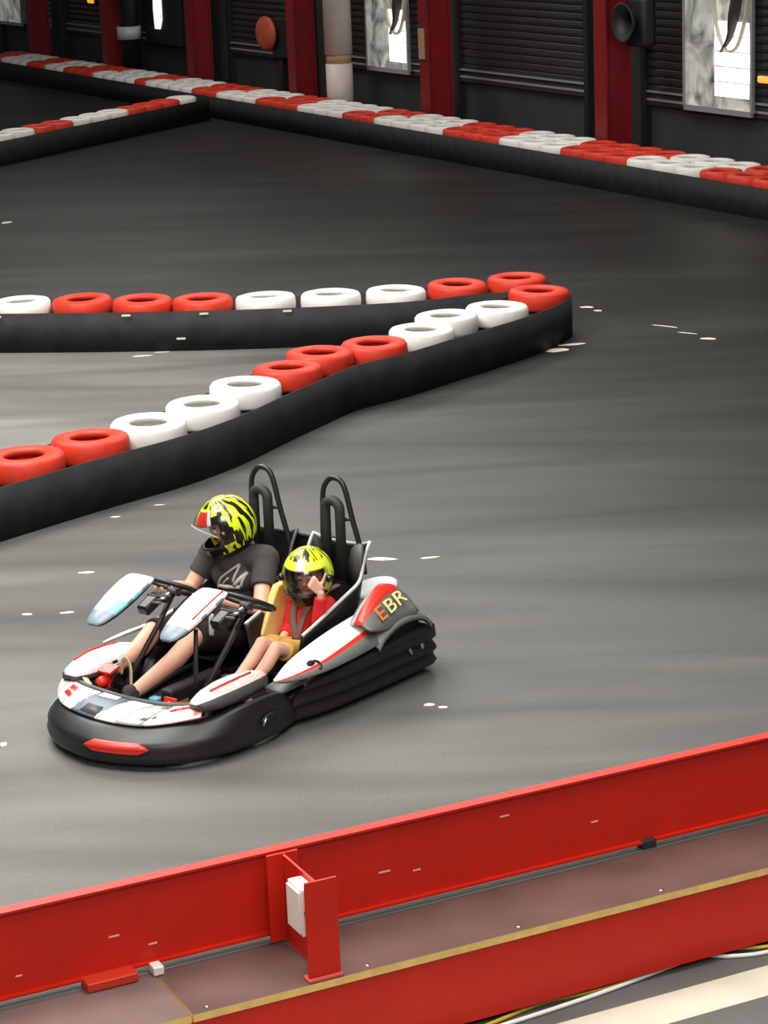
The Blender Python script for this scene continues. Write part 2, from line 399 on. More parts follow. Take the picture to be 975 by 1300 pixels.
far_lab = {0:'red tyre beside the corner tyres, right end of the far barrier arm',1:'white tyre next to the red end of the far arm',2:'middle white tyre of three along the far arm',3:'white tyre beside the red trio on the far arm',
 4:'red tyre next to the white trio on the far arm',5:'middle red tyre of three on the far arm',6:'red tyre beside the white one at the left end of the far arm',7:'white tyre cut by the left frame edge on the far arm'}
for i, (x, y, c) in enumerate(near):
    if i in near_lab: tyre(TY[c], x, y, TZ+(.0 if i != 10 else .012), near_lab[i], 'painted tyres on the middle barrier', (random.uniform(-.02, .02), random.uniform(-.02, .02)))
tyre(TY['red'], *apex[0][:2], TZ, 'rearmost red tyre at the rounded tip of the middle barrier', 'painted tyres on the middle barrier')
for i, (x, y, c) in enumerate(far):
    if i in far_lab: tyre(TY[c], x, y, TZ, far_lab[i], 'painted tyres on the middle barrier', (random.uniform(-.03, .03), random.uniform(-.03, .03)))

def belt_strip(path, z0, z1, t=.014, mb=None):
    mb = mb or MB(); P = [V((p[0], p[1], 0)) for p in path]; rings = []
    for i, p in enumerate(P):
        d = (P[min(i+1, len(P)-1)] - P[max(i-1, 0)]).normalized(); n = V((d.y, -d.x, 0))*t/2
        rings.append([p-n+V((0,0,z0)), p+n+V((0,0,z0)), p+n+V((0,0,z1)), p-n+V((0,0,z1))])
    return mb.loft(rings)
def offset(path, d):
    P = [V((p[0], p[1], 0)) for p in path]; out = []
    for i, p in enumerate(P):
        a = (P[min(i+1, len(P)-1)] - P[max(i-1, 0)]).normalized(); out.append(tuple((p + V((a.y, -a.x, 0))*d)[:2]))
    return out
def core(path, w, z0, z1):
    mb = MB(); rings = []
    P = [V((p[0], p[1], 0)) for p in path]
    for i, p in enumerate(P):
        d = (P[min(i+1, len(P)-1)] - P[max(i-1, 0)]).normalized(); n = V((d.y, -d.x, 0))*w
        rings.append([p-n+V((0,0,z0)), p+n+V((0,0,z0)), p+n+V((0,0,z1)), p-n+V((0,0,z1))])
    return mb.loft(rings)
BZ = .41
ctrN = [(-4.2,15.95),(-3.4,16.95),(-2.72,17.75),(-2.29,18.23),(-1.85,18.70),(-1.47,19.26),(-1.13,19.95),(-.80,20.58),(-.48,21.15),(-.02,21.6),(.46,22.2),(.85,22.68),(1.25,23.2),(1.64,23.85)]
ctrN = smooth_path(ctrN, 4)
ctrF = smooth_path([(1.45,24.62),(.85,24.5),(.21,24.26),(-1.1,24.2),(-2.4,24.3),(-3.7,24.5),(-5.3,24.8)], 4)
outer = offset(ctrN, .362)
# round the tip
tip = smooth_path([outer[-3], outer[-2], (1.94, 23.72), (1.995, 23.92), (1.99, 24.18), (1.93, 24.45), (1.84, 24.75), (1.70, 24.97), (1.48, 25.05), (1.2, 24.95), (.86, 24.85)], 4)[8:]
outer_full = outer[:-2] + tip + [p for p in offset(ctrF, .34) if p[0] < .8]
br = tag(belt_obj := obj('belt_barrier', belt_strip(outer_full, .0, BZ), M_belt), 'black rubber belt wrapped around the V-shaped middle tyre barrier', 'track barrier')
obj('inner_belt', belt_strip(offset(ctrF, -.33), 0, BZ), M_belt, br)
obj('inner_belt', belt_strip(offset(ctrN, -.34), 0, BZ), M_belt, br)
obj('core_block', core(ctrN, .31, .001, TZ-.002), M_matt, br)
obj('core_block', core(ctrF, .31, .001, TZ-.003), M_matt, br)
mb = MB(); mb.lathe([(0, .001), (.36, .001), (.36, TZ-.004), (0, TZ-.004)], 24, Matrix.Translation((1.52, 24.35, 0)), closed=False); obj('core_block', mb, M_matt, br)
# small pale tags on the far belt
for (x, z) in ((-1.75, .385), (-2.55, .385), (-2.0, .13), (-3.9, .385), (-.9, .385)):
    mb = MB(); y = 24.2 - .355 + (.1 if x < -2.2 else .03)
    pts = offset(ctrF, -.345); yy = min(pts, key=lambda p: abs(p[0]-x))[1]
    mb.box((x, yy-.006, z), (.09, .004, .02)); obj('pale_tag', mb, M_mark, br)

# ------------------------------------------------------------------ back wall frame of reference
wu = V((-.4636, .886, 0)).normalized(); wn = V((wu.y, -wu.x, 0)); W0 = V((5.18, 30.98, 0))
WR = math.atan2(wu.y, wu.x)
RW = Matrix.Rotation(WR, 3, 'Z')      # local x = along the wall, local y = away from wn
def wl(s, d, z=0.): return W0 + wu*s + wn*d + V((0, 0, z))
def wbox(mb, s0, s1, d0, d1, z0, z1, mi=None, bevel=0.):
    c = wl((s0+s1)/2, (d0+d1)/2, (z0+z1)/2); return mb.box(c, (abs(s1-s0), abs(d1-d0), z1-z0), RW, mi, bevel)
bb = obj('belt_barrier', belt_strip([wl(-4, 0)[:2], wl(40, 0)[:2]], 0, BZ), M_belt); tag(bb, 'long black rubber belt barrier in front of the shuttered back wall', 'track barrier')
mb = MB(); wbox(mb, -4, 40, .02, 1.15, .001, TZ-.002); obj('core_block', mb, M_matt, bb)
breaks = [(-4, -1.0, 'white', 'past the right frame edge'), (-1.0, 1.54, 'red', 'at the far right frame edge'), (1.54, 3.39, 'white', 'below the large silver panel'), (3.39, 5.37, 'red', 'at the foot of the rightmost column'), (5.37, 7.26, 'white', 'left of the rightmost column'),
 (7.26, 9.07, 'red', 'below the wide shutter'), (9.07, 10.97, 'white', 'below the second column from right'), (10.97, 12.4, 'red', 'left of the second column from right'), (12.4, 14.31, 'white', 'beside the white pipe'),
 (14.31, 15.88, 'red', 'at the foot of the white pipe'), (15.88, 17.56, 'white', 'below the orange pad'), (17.56, 18.96, 'red', 'just right of the barrier junction'), (18.96, 21.21, 'white', 'at the barrier junction'),
 (21.21, 22.19, 'red', 'just left of the barrier junction'), (22.19, 24.16, 'white', 'below the glowing window'), (24.16, 25.78, 'red', 'below the fifth column from right'), (25.78, 27.49, 'white', 'left of the fifth column from right'),
 (27.49, 28.6, 'red', 'in the far shutter bay'), (28.6, 30.4, 'white', 'at the top left corner'), (30.4, 33, 'red', 'past the left frame edge')]
ORD = ['first', 'second', 'third', 'fourth', 'fifth', 'sixth', 'seventh']
SP = .592
for row, d in ((0, .32), (1, .86)):
    cnt = {}
    s = -.892 + row*.3
    while s < 31.4:
        for i, (a, b, c, ph) in enumerate(breaks):
            if a <= s < b:
                k = cnt[i] = cnt.get(i, -1)+1
                p = wl(s, d)
                tyre(TF[c], p.x, p.y, TZ, f"{ORD[k]} {c} tyre from right, {'front' if row == 0 else 'back'} row, {ph}", 'painted tyres on the back wall barrier')
        s += SP
s = 2.0; k = 0
TB = ['rightmost', 'second from right', 'third from right', 'fourth from right', 'fifth from right', 'sixth from right', 'seventh from right', 'eighth from right', 'ninth from right', 'tenth from right', 'eleventh from right']
while s < 10.4:
    if not (5.2 < s < 6.5):
        p = wl(s, 1.5 + random.uniform(-.02, .02)); tyre(TF['black'], p.x, p.y, 0, f'unpainted black tyre lying behind the painted rows, {TB[k]}', 'black tyres by the back wall'); k += 1
    s += .82

# branch barrier at the top left, meeting the back barrier
B0, B1 = V((-8.44, 36.0, 0)), V((-3.05, 46.25, 0))
bu = (B1-B0).normalized(); bn = V((-bu.y, bu.x, 0))
b2_ = obj('belt_barrier', belt_strip([B0[:2], B1[:2]], 0, BZ), M_belt); tag(b2_, 'black rubber belt barrier branching off at top left of the track', 'track barrier')
mb = MB(); mb.prism([B0+bn*.02, B0+bn*.66, B1+bn*.66-bu*.3, B1+bn*.02-bu*.0], (0, 0, TZ-.002)); obj('core_block', mb, M_matt, b2_)
obj('inner_belt', belt_strip([(B0+bn*.68)[:2], (B1+bn*.68-bu*.4)[:2]], 0, BZ), M_belt, b2_)
base = (V((-6.173, 40.133, 0))-B0).dot(bu)
bbr = [(-5, -.1, 'red', 'cut off at left'), (-.1, 1.36, 'white', 'at the left frame edge'), (1.36, 2.8, 'red', 'left half'), (2.8, 4.46, 'white', 'middle'), (4.46, 5.9, 'red', 'right half'), (5.9, 7.2, 'white', 'by the junction')]
cnt = {}; s = -.7
while s < 6.75:
    for i, (a, b, c, ph) in enumerate(bbr):
        if a <= s < b:
            k = cnt[i] = cnt.get(i, -1)+1
            p = B0 + bu*(s+base) + bn*.34
            tyre(TF[c], p.x, p.y, TZ, f"{ORD[k]} {c} tyre from left, top-left branch barrier, {c} block {ph}", 'painted tyres on the branch barrier')
    s += SP

# ------------------------------------------------------------------ back wall
mb = MB(); wbox(mb, -8, 45, 2.10, 2.4, 0, 5.5); struct('wall_back', mb, M_wall)
cols = [(5.82, 'rightmost dark red steel column, between the wide shutter and the large silver panel'), (11.34, 'dark red steel column with a pale plate, left of the wide shutter'), (16.58, 'dark red steel column directly left of the white pipe'),
        (21.43, 'dark red steel column right of the glowing window'), (26.22, 'dark red steel column with a pale box and black pipe'), (31.1, 'leftmost dark red steel column, beside the small silver panel at the frame edge')]
for sc_, lab in cols:
    mb = MB(); w, dp, t = .32, .46, .035
    for a in (0, 1): wbox(mb, sc_-w/2, sc_+w/2, 1.22 + a*(dp-t), 1.22 + a*(dp-t) + t, 0, 5.4)
    wbox(mb, sc_-.10, sc_+.10, 1.25, 1.22+dp-t, 0, 5.4)
    o = obj('steel_column', mb, M_column); tag(o, lab, 'column', 'dark red columns along the back wall', 'thing')
def shutter(n, s0, s1):
    mb = MB(); z0, z1 = 1.0, 4.6; p = .125; rows = int((z1-z0)/p); rings = []
    prof = []
    for k in range(rows):
        z = z0 + k*p
        prof += [(0, z), (-.025, z+.012), (-.032, z+.05), (-.02, z+p*.8), (0, z+p*.98)]
    A = [wl(s0, 2.07+d, z) for d, z in prof]; B = [wl(s1, 2.07+d, z) for d, z in prof]
    mb.loft([A, B], closed=False, smooth=False)
    wbox(mb, s0, s1, 2.01, 2.09, z0-.06, z0+.01)
    for zz in (z0+.13, z0+.01): wbox(mb, s0, s1, 2.0, 2.07, zz, zz+.03, 1)
    o = obj(f'door_{n}', mb, [M_shut, M_silver]); o['kind'] = 'structure'
    mb = MB()
    for a, b in ((s0-.1, s0+.02), (s1-.02, s1+.1)): wbox(mb, a, b, 1.98, 2.09, 0, 4.7)
    obj('guide_rail', mb, M_matt, o)
for n, (a, b) in enumerate([(.8, 5.75), (7.45, 11.5), (12.6, 16.4), (17.3, 21.1), (22.0, 25.9), (26.8, 30.7), (31.6, 35.4)]): shutter(n+1, a, b)

# large printed or glazed silver panels: pale sheet with a bright window showing in it
def panel_mat(name, seed, glow):
    m = bpy.data.materials.new(name); m.use_nodes = True; nt = m.node_tree; b = nt.nodes['Principled BSDF']
    uv = nt.nodes.new('ShaderNodeUVMap')
    n = nt.nodes.new('ShaderNodeTexNoise'); n.inputs['Scale'].default_value = 3.2; n.inputs['Detail'].default_value = 4; n.inputs['Distortion'].default_value = 1.4
    mp = nt.nodes.new('ShaderNodeMapping'); mp.inputs['Location'].default_value = (seed, seed*.7, 0); mp.inputs['Scale'].default_value = (1.0, .8, 1)
    nt.links.new(uv.outputs[0], mp.inputs[0]); nt.links.new(mp.outputs[0], n.inputs['Vector'])
    r = nt.nodes.new('ShaderNodeValToRGB'); r.color_ramp.elements[0].position = .30; r.color_ramp.elements[1].position = .66
    r.color_ramp.elements[0].color = (*lin((74, 74, 72)), 1); r.color_ramp.elements[1].color = (*lin((206, 208, 200)), 1)
    nt.links.new(n.outputs['Fac'], r.inputs['Fac']); nt.links.new(r.outputs['Color'], b.inputs['Base Color'])
    b.inputs['Roughness'].default_value = .35
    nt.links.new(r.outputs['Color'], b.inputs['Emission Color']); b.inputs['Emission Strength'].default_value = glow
    return m
M_bright = bpy.data.materials.new('daylit_pane'); M_bright.use_nodes = True
_b = M_bright.node_tree.nodes['Principled BSDF']; _b.inputs['Base Color'].default_value = (.9, .9, .88, 1); _b.inputs['Emission Color'].default_value = (1, .98, .93, 1); _b.inputs['Emission Strength'].default_value = 1.1
_n = M_bright.node_tree; _tc = _n.nodes.new('ShaderNodeTexCoord'); _no = _n.nodes.new('ShaderNodeTexNoise'); _no.inputs['Scale'].default_value = 2.5
_mr = _n.nodes.new('ShaderNodeMapRange'); _mr.inputs['From Min'].default_value = .3; _mr.inputs['From Max'].default_value = .6; _mr.inputs['To Min'].default_value = .7; _mr.inputs['To Max'].default_value = 1.3
_n.links.new(_tc.outputs['Object'], _no.inputs['Vector']); _n.links.new(_no.outputs['Fac'], _mr.inputs['Value']); _n.links.new(_mr.outputs[0], _b.inputs['Emission Strength'])
M_curve = mat('pale_curved_print', (196, 190, 170), .5, vary=.15); M_curved = mat('dark_curved_print', (62, 58, 56), .5, vary=.2)
def silver_panel(s0, s1, z0, z1, label, seed, pane, figure=True):
    W_, H_ = s1-s0, z1-z0
    r = thing('wall_panel', label, 'wall panel', wl((s0+s1)/2, 1.93, z0), WR+PI, 'silver panels hung on the shutters')   # local x runs towards smaller s, local -y... faces the track
    mb = MB(); vs = [mb.bm.verts.new((x, .0, z)) for x, z in ((-W_/2, 0), (W_/2, 0), (W_/2, H_), (-W_/2, H_))]
    f = mb.face(vs, 0, False); L = mb.bm.loops.layers.uv.new('uv')
    for lp, c in zip(f.loops, ((0, 0), (1, 0), (1, H_/W_), (0, H_/W_))): lp[L].uv = c
    r2_ = bmesh.ops.extrude_face_region(mb.bm, geom=[f])
    for v in [g for g in r2_['geom'] if isinstance(g, bmesh.types.BMVert)]: v.co.y += .03
    obj('sheet', mb, panel_mat('silver_sheet', seed, .34), r)
    mb = MB(); t = .05
    for x0, x1, a, b in ((-W_/2, W_/2, -.05, .03),):
        mb.box(((x0+x1)/2, .01, (a+b)/2), (x1-x0, .05, b-a))
    mb.box((-W_/2, .01, H_/2), (t, .05, H_)); mb.box((W_/2, .01, H_/2), (t, .05, H_)); mb.box((0, .01, H_), (W_, .05, t))
    obj('frame', mb, M_silver, r)
    x0, x1, a, b = pane; n = 5
    mb = MB()
    for k in range(n):
        h = (b-a)/n; ins = .03*abs(k-2)/2
        mb.box(((x0+x1)/2 - ins*.3, -.008, a+h*(k+.5)), (x1-x0-ins, .012, h*.93))
    obj('bright_pane', mb, M_bright, r)
    if figure:
        mb = MB(); b = b-.35; cx = x0 + (x1-x0)*.40
        P = [(cx-.34, b+1.0), (cx-.32, b+.5), (cx-.14, b+.05), (cx+.06, b-.08), (cx+.28, b+.05), (cx+.46, b+.5), (cx+.50, b+1.0)]
        mb.tube(smooth_path([(x, -.015, z) for x, z in P], 6), .055, 8, flat=(.35, 1)); obj('curved_print', mb, M_curve, r)
        mb = MB(); mb.tube(smooth_path([(cx+.36, -.02, b+1.0), (cx+.26, -.02, b+.55), (cx+.10, -.02, b+.14), (cx-.16, -.02, b-.1)], 6), [.17]*8+[.16,.15,.13,.11, .1, .09, .08, .07, .06, .05, .04], 8, flat=(.2, 1)); obj('dark_print', mb, M_curved, r)
silver_panel(2.95, 4.62, 1.0, 3.6, 'large silver panel with a bright pane, right of the rightmost red column', 1.3, (-.06, .80, .2, 1.3))
silver_panel(13.2, 14.8, 1.0, 3.6, 'silver panel with a bright pane, between white pipe and red column', 4.1, (.1, .74, .15, 1.1))
silver_panel(33.6, 35.6, 1.0, 3.4, 'small silver panel at the top left frame edge', 7.7, (-.2, .3, 1.2, 1.7), False)
r = thing('lit_window', 'dark box window with a small glowing pane, between third and fourth columns from left', 'window', wl(24.3, 1.92, 1.0), WR+PI)
mb = MB(); mb.box((0, 0, .9), (2.0, .12, 1.9), bevel=.02); obj('frame', mb, M_matt, r)
mb = MB(); mb.prism([(-.42, -.075, .28), (-.12, -.075, .28), (.02, -.075, .5), (.02, -.075, .95), (-.1, -.075, 1.25), (-.42, -.075, 1.2), (-.46, -.075, .7)], (0, .012, 0)); obj('pane', mb, M_bright, r)
# white pipe beside the third column from the right
r = thing('down_pipe', 'fat white vertical pipe with a tan joint, right of a red column', 'pipe', wl(14.97, 1.42, 0), WR)
mb = MB(); mb.lathe([(0, 0), (.25, 0), (.25, 1.10), (.0, 1.10)], 24, closed=False); mb.lathe([(0, 1.27), (.26, 1.27), (.26, 5.2), (0, 5.2)], 24, closed=False); obj('pipe', mb, M_pipe, r)
mb = MB(); mb.lathe([(0, 1.08), (.235, 1.08), (.235, 1.30), (0, 1.30)], 24, closed=False); obj('joint', mb, M_tan, r)
# orange pad with a black back
r = thing('orange_pad', 'rounded orange pad with a black back, left of the white pipe', 'pad', wl(17.85, 1.55, 0), WR)
mb = MB(); mb.ell((.25, .12, 1.5), (.42, .12, .34), None, 24, 14); obj('cushion', mb, M_oran, r)
mb = MB(); mb.box((-.25, -.06, 1.42), (.9, .2, .8), bevel=.06); obj('back_box', mb, M_matt, r)
mb = MB(); mb.box((-.1, -.06, .55), (.14, .12, 1.1)); mb.box((-.1, -.06, .03), (.6, .4, .06)); obj('stand', mb, M_matt, r)
# pale plate on the second column, box and pipe on the fifth, black speaker on the rightmost
mb = MB(); wbox(mb, 11.30, 11.48, 1.19, 1.222, 1.38, 1.90, bevel=.006); tag(obj('plate_sign', mb, M_tan), 'narrow pale plate fixed to the second red column from right', 'sign', None, 'thing')
r = thing('black_pipe', 'black vertical pipe with pale collars beside the fifth red column from right', 'pipe', wl(25.35, 1.5, 0), WR)
mb = MB(); mb.lathe([(0, 0), (.2, 0), (.2, 5), (0, 5)], 16, closed=False); obj('pipe', mb, M_matt, r)
for z in (1.05, 1.95):
    mb = MB(); mb.lathe([(.21, 0), (.27, 0), (.27, .28), (.21, .28)], 16, Matrix.Translation((.05, 0, z))); obj('collar', mb, M_lgrey, r)
r = thing('wall_speaker', 'black cone speaker mounted high on the rightmost red column', 'loudspeaker', wl(5.2, 1.5, 1.95), WR)
mb = MB(); mb.box((0, -.05, .3), (.5, .25, .75), bevel=.08); obj('housing', mb, M_matt, r)
mb = MB(); mb.lathe([(.08, .0), (.30, .22), (.27, .22), (.05, .02)], 24, Matrix.Translation((0, .07, .3)) @ Matrix.Rotation(-PI/2, 4, 'X')); obj('horn', mb, M_matt, r)
M_amber = bpy.data.materials.new('amber_lamp'); M_amber.use_nodes = True
_b = M_amber.node_tree.nodes['Principled BSDF']; _b.inputs['Base Color'].default_value = (.9, .3, .05, 1); _b.inputs['Emission Color'].default_value = (1, .36, .06, 1); _b.inputs['Emission Strength'].default_value = 1.0
def amber(s, z, label):
    r = thing('warning_lamp', label, 'lamp', wl(s, 1.75, z), WR)
    mb = MB(); mb.box((0, 0, 0), (.44, .10, .16), bevel=.03); obj('housing', mb, M_matt, r)
    mb = MB(); mb.box((0, .06, 0), (.36, .05, .10), bevel=.03); obj('lens', mb, M_amber, r)
amber(2.3, 1.55, 'amber lamp beside the large silver panel at the right edge'); amber(28.1, 1.78, 'amber lamp on the far left shutter')

# ------------------------------------------------------------------ go-kart
KA = math.radians(52.5)
KX = V((-math.cos(KA), -math.sin(KA), 0)); KO = V((-.99, 13.317, 0)); KR = math.atan2(KX.y, KX.x)
kart = thing('go_kart', 'black two-seat go-kart with white and red bodywork on the open track', 'go-kart', KO, KR)
def mir(pts): return [(x, -y, z) for x, y, z in pts]

mb = MB()
mb.prism([(-1.02,-.52,.045),(.3,-.46,.045),(.86,-.40,.045),(.98,-.2,.045),(.98,.2,.045),(.86,.40,.045),(.3,.46,.045),(-1.02,.52,.045)], (0, 0, .02))
obj('floor_tray', mb, M_matt, kart)
mb = MB()
for s in (-1, 1):
    mb.tube(smooth_path([(-1.0, .42*s, .09), (-.2, .45*s, .09), (.35, .36*s, .09), (.9, .3*s, .09)], 4), .016, 8)
mb.tube([(-.75, -.62, .14), (-.75, .62, .14)], .02, 8); mb.tube([(.5, -.40, .12), (.5, .40, .12)], .016, 8); mb.tube([(.92, -.3, .09), (.92, .3, .09)], .016, 8)
mb.box((0.2, 0, .12), (.5, .05, .1), bevel=.01)
obj('chassis_frame', mb, M_dgrey, kart)

# front bumper: one wrap-round moulding
hs = [(.10,.60,.21,-.03),(.22,.635,.25,.015),(.38,.65,.287,.03),(.54,.635,.282,.02),(.69,.61,.255,-.02),(.82,.565,.238,-.05),(.94,.485,.237,-.075),(1.045,.36,.23,-.088),(1.12,.19,.226,-.095),(1.155,0,.225,-.1)]
hs = smooth_path(hs, 3)
full = hs + [(x, -y, z, o_) for x, y, z, o_ in hs[-2::-1]]
rings = []
for i, (x, y, zt, ot) in enumerate(full):
    a = full[max(0, i-1)]; b = full[min(len(full)-1, i+1)]
    t = V((b[0]-a[0], b[1]-a[1], 0)).normalized(); n = V((-t.y, t.x, 0))
    if n.dot(V((x-.3, y, 0))) < 0: n = -n
    p = V((x, y, 0))
    prof = [(-.06, .03), (-.015, .025), (.025, .05), (.035, .085), (.022, .115), (.028, .14), (.022+ot*.25, .165), (ot*.7, zt-.012), (ot-.012, zt), (ot-.04, zt+.002), (ot-.06, zt-.02), (-.09, .08)]
    rings.append([p + n*d + V((0, 0, z)) for d, z in prof])
mb = MB(); mb.loft(rings)
bump = obj('front_bumper', mb, M_black, kart)
BUMP_RINGS = rings
def decal(i0, i1, k, frac0, frac1, m, name):
    mb = MB(); rows = []
    for i in range(i0, i1+1):
        r = rings[i]; n = (r[3]-r[0]); n.z = 0; n.normalize()
        tt = (i-i0)/(i1-i0)
        taper = min(1, .15+6*tt, .15+6*(1-tt))*.5
        za = .5*(frac0+frac1); hw = (frac1-frac0)*taper
        def at_z(z):
            for j in range(2, 8):
                if r[j].z <= z <= r[j+1].z:
                    u = (z-r[j].z)/max(1e-6, r[j+1].z-r[j].z); return r[j].lerp(r[j+1], u) + n*.006
            return r[5]+n*.006
        rows.append([at_z(za-hw + 2*hw*v/8) for v in range(9)])
    mb.loft(rows, closed=False); obj(name, mb, m, bump, thick=.004)
nr = len(rings)
decal(nr//2-6, nr//2+0, 0, .105, .165, M_wred, 'red_flash')
decal(nr//2+11, nr//2+16, 0, .10, .17, M_sky, 'blue_flash')
mb = MB(); mb.ell((.40, .688, .17), (.075, .012, .03), Matrix.Rotation(.15, 3, 'Y'), 16, 8); obj('slot', mb, M_matt, bump)
mb = MB(); mb.tube([(.47, .698, .145), (.44, .70, .185)], .006, 6); obj('bolt', mb, M_steel, bump)

# nose bodywork: coloured sections sitting on the bumper's top edge
outer_n = smooth_path([(.80,-.56,.25),(.90,-.47,.242),(.99,-.33,.237),(1.04,-.12,.233),(1.045,.08,.232),(1.01,.26,.235),(.93,.39,.245),(.80,.53,.268)], 16)
inner_n = smooth_path([(.66,-.60,.28),(.74,-.47,.285),(.80,-.33,.29),(.83,-.12,.29),(.83,.08,.29),(.80,.26,.285),(.74,.36,.285),(.66,.46,.285)], 16)
N_ = len(outer_n)
cuts = [(0, 6, M_lgrey), (6, 11, M_pink), (11, 15, M_wpanel), (15, 20, M_slate), (20, 25, M_wpanel), (25, 30, M_lgrey), (30, 36, M_pink)]
mb = MB(); M_nose_g = mat('grey_print_panel', (158, 158, 156), .4, vary=.12, scale=26); M_slate2 = mat('slate_print_panel', (84, 98, 112), .4, vary=.15)
mats = [M_lgrey, M_pink, M_wpanel, M_slate2, M_wpanel, M_nose_g, M_pink]
rr_ = []
for t in [k_/14 for k_ in range(15)]:
    rr_.append([V(a).lerp(V(b), t) + V((0, 0, .018*math.sin(PI*t))) for a, b in zip(outer_n, inner_n)])
def nosemi(i, k):
    u = k/(N_-1); t = (i+.5)/14
    sl = [0, .0, -.035, .05, .10, .09, .06]
    edges = [.13, .26, .36, .52, .64, .76]
    for j_, ed in enumerate(edges):
        if u < ed + (t-.5)*sl[j_+1]: return j_
    return 6
mb.loft(rr_, closed=False, mif=nosemi)
nose = obj('nose_panel', mb, mats, kart, thick=.012)
def on_nose(u, t, dz=.009):
    k = min(N_-2, int(u*(N_-1))); w = u*(N_-1)-k
    a = V(outer_n[k]).lerp(V(outer_n[k+1]), w); b = V(inner_n[k]).lerp(V(inner_n[k+1]), w)
    return a.lerp(b, t) + V((0, 0, .018*math.sin(PI*t)+dz))
def nose_patch(name, uvs, m):
    mb = MB(); n = len(uvs)//2
    mb.loft([[on_nose(*p) for p in uvs[:n]], [on_nose(*p) for p in uvs[n:]]], closed=False); obj(name, mb, m, nose, thick=.003)
for u0, sl in ((.13, 0), (.26, 0), (.36, -.035), (.52, .05), (.64, .10), (.76, .09)):
    mb = MB(); mb.tube([on_nose(min(.99, u0 + (t-.5)*sl), t, .004) for t in [k_/8 for k_ in range(9)]], .004, 6); obj('seam', mb, M_dgrey, nose)
nose_patch('white_sticker', [(.40,.70),(.45,.72),(.50,.74),(.40,.97),(.45,.97),(.50,.97)], M_wpanel)
nose_patch('red_sticker', [(.20,.25),(.24,.25),(.28,.25),(.20,.7),(.24,.7),(.27,.7)], M_wred)
nose_patch('dark_recess', [(.385,.05),(.43,.05),(.48,.05),(.40,.34),(.44,.34),(.485,.34)], M_dgrey)
nose_patch('grey_print', [(.70,.15),(.72,.15),(.74,.15),(.74,.8),(.76,.8),(.78,.8)], M_grey)
nose_patch('grey_print', [(.755,.2),(.765,.2),(.775,.2),(.79,.75),(.80,.75),(.81,.75)], M_grey)
nose_patch('red_sticker', [(.83,.45),(.88,.5),(.93,.55),(.83,.55),(.88,.68),(.95,.62)], M_wred)
nose_patch('red_sticker', [(.955,.1),(.965,.1),(.975,.1),(.955,.3),(.965,.3),(.98,.3)], M_orange)
mb = MB(); mb.tube(smooth_path([(.64,-.60,.27),(.74,-.47,.285),(.8,-.3,.29),(.83,0,.29),(.8,.26,.29),(.7,.40,.285)], 4), .02, 8); obj('nose_rail', mb, M_dgrey, nose)

# wheels
def wheel(name, x, y, r, w):
    mb = MB(); Mx = Matrix.Translation((x, y, r)) @ Matrix.Rotation(PI/2, 4, 'X')
    mb.lathe([(r*.55, -w*.42), (r*.82, -w*.5), (r*.97, -w*.42), (r, -w*.25), (r, w*.25), (r*.97, w*.42), (r*.82, w*.5), (r*.55, w*.42)], 32, Mx)
    t = obj(name, mb, M_rubber, kart)
    mb = MB(); mb.lathe([(.0, -w*.3), (r*.2, -w*.34), (r*.5, -w*.25), (r*.56, -w*.43), (r*.56, w*.43), (r*.5, w*.25), (r*.2, w*.34), (0, w*.3)], 24, Mx, closed=False); obj('rim', mb, M_steel, t)
for s in (1, -1):
    wheel('front_wheel', .52, .49*s, .138, .14); wheel('rear_wheel', -.75, .56*s, .14, .2)
# wheel covers over the front wheels
for s in (1, -1):
    rings = []
    for i, (x, w, h) in enumerate([(.80,.02,.0),(.78,.055,.03),(.70,.09,.055),(.57,.11,.07),(.44,.11,.07),(.31,.09,.055),(.23,.055,.03),(.21,.02,.0)]):
        cy = .49
        sec = [(-1, -.04), (-1, -.01), (-.85, .3), (-.5, .8), (0, 1), (.45, .85), (.8, .42), (1, -.01), (.97, -.04)]
        ring = []
        for u, v in sec:
            z = .335 + (v*h if v > 0 else v*min(1, h/.03))
            ring.append((x, (cy+u*w)*s, z))
        rings.append(ring)
    mb = MB(); mb.loft(rings, closed=True, mif=lambda i, k: 1 if k in (0, 7, 8, -1, 6) else (2 if k == 5 else 0))
    c = obj('front_wheel_cover', mb, [M_wpanel, M_dgrey, M_pink if s > 0 else M_sky], kart)
    mb = MB(); mb.box((.5, .40*s, .28), (.04, .03, .14)); mb.box((.5, .36*s, .2), (.04, .1, .03)); obj('bracket', mb, M_matt, c)
    mb = MB(); mb.tube(smooth_path([(.70, .52*s, .393), (.55, .535*s, .405), (.35, .52*s, .395)], 4), .006, 6); obj('red_line', mb, M_wred, c)

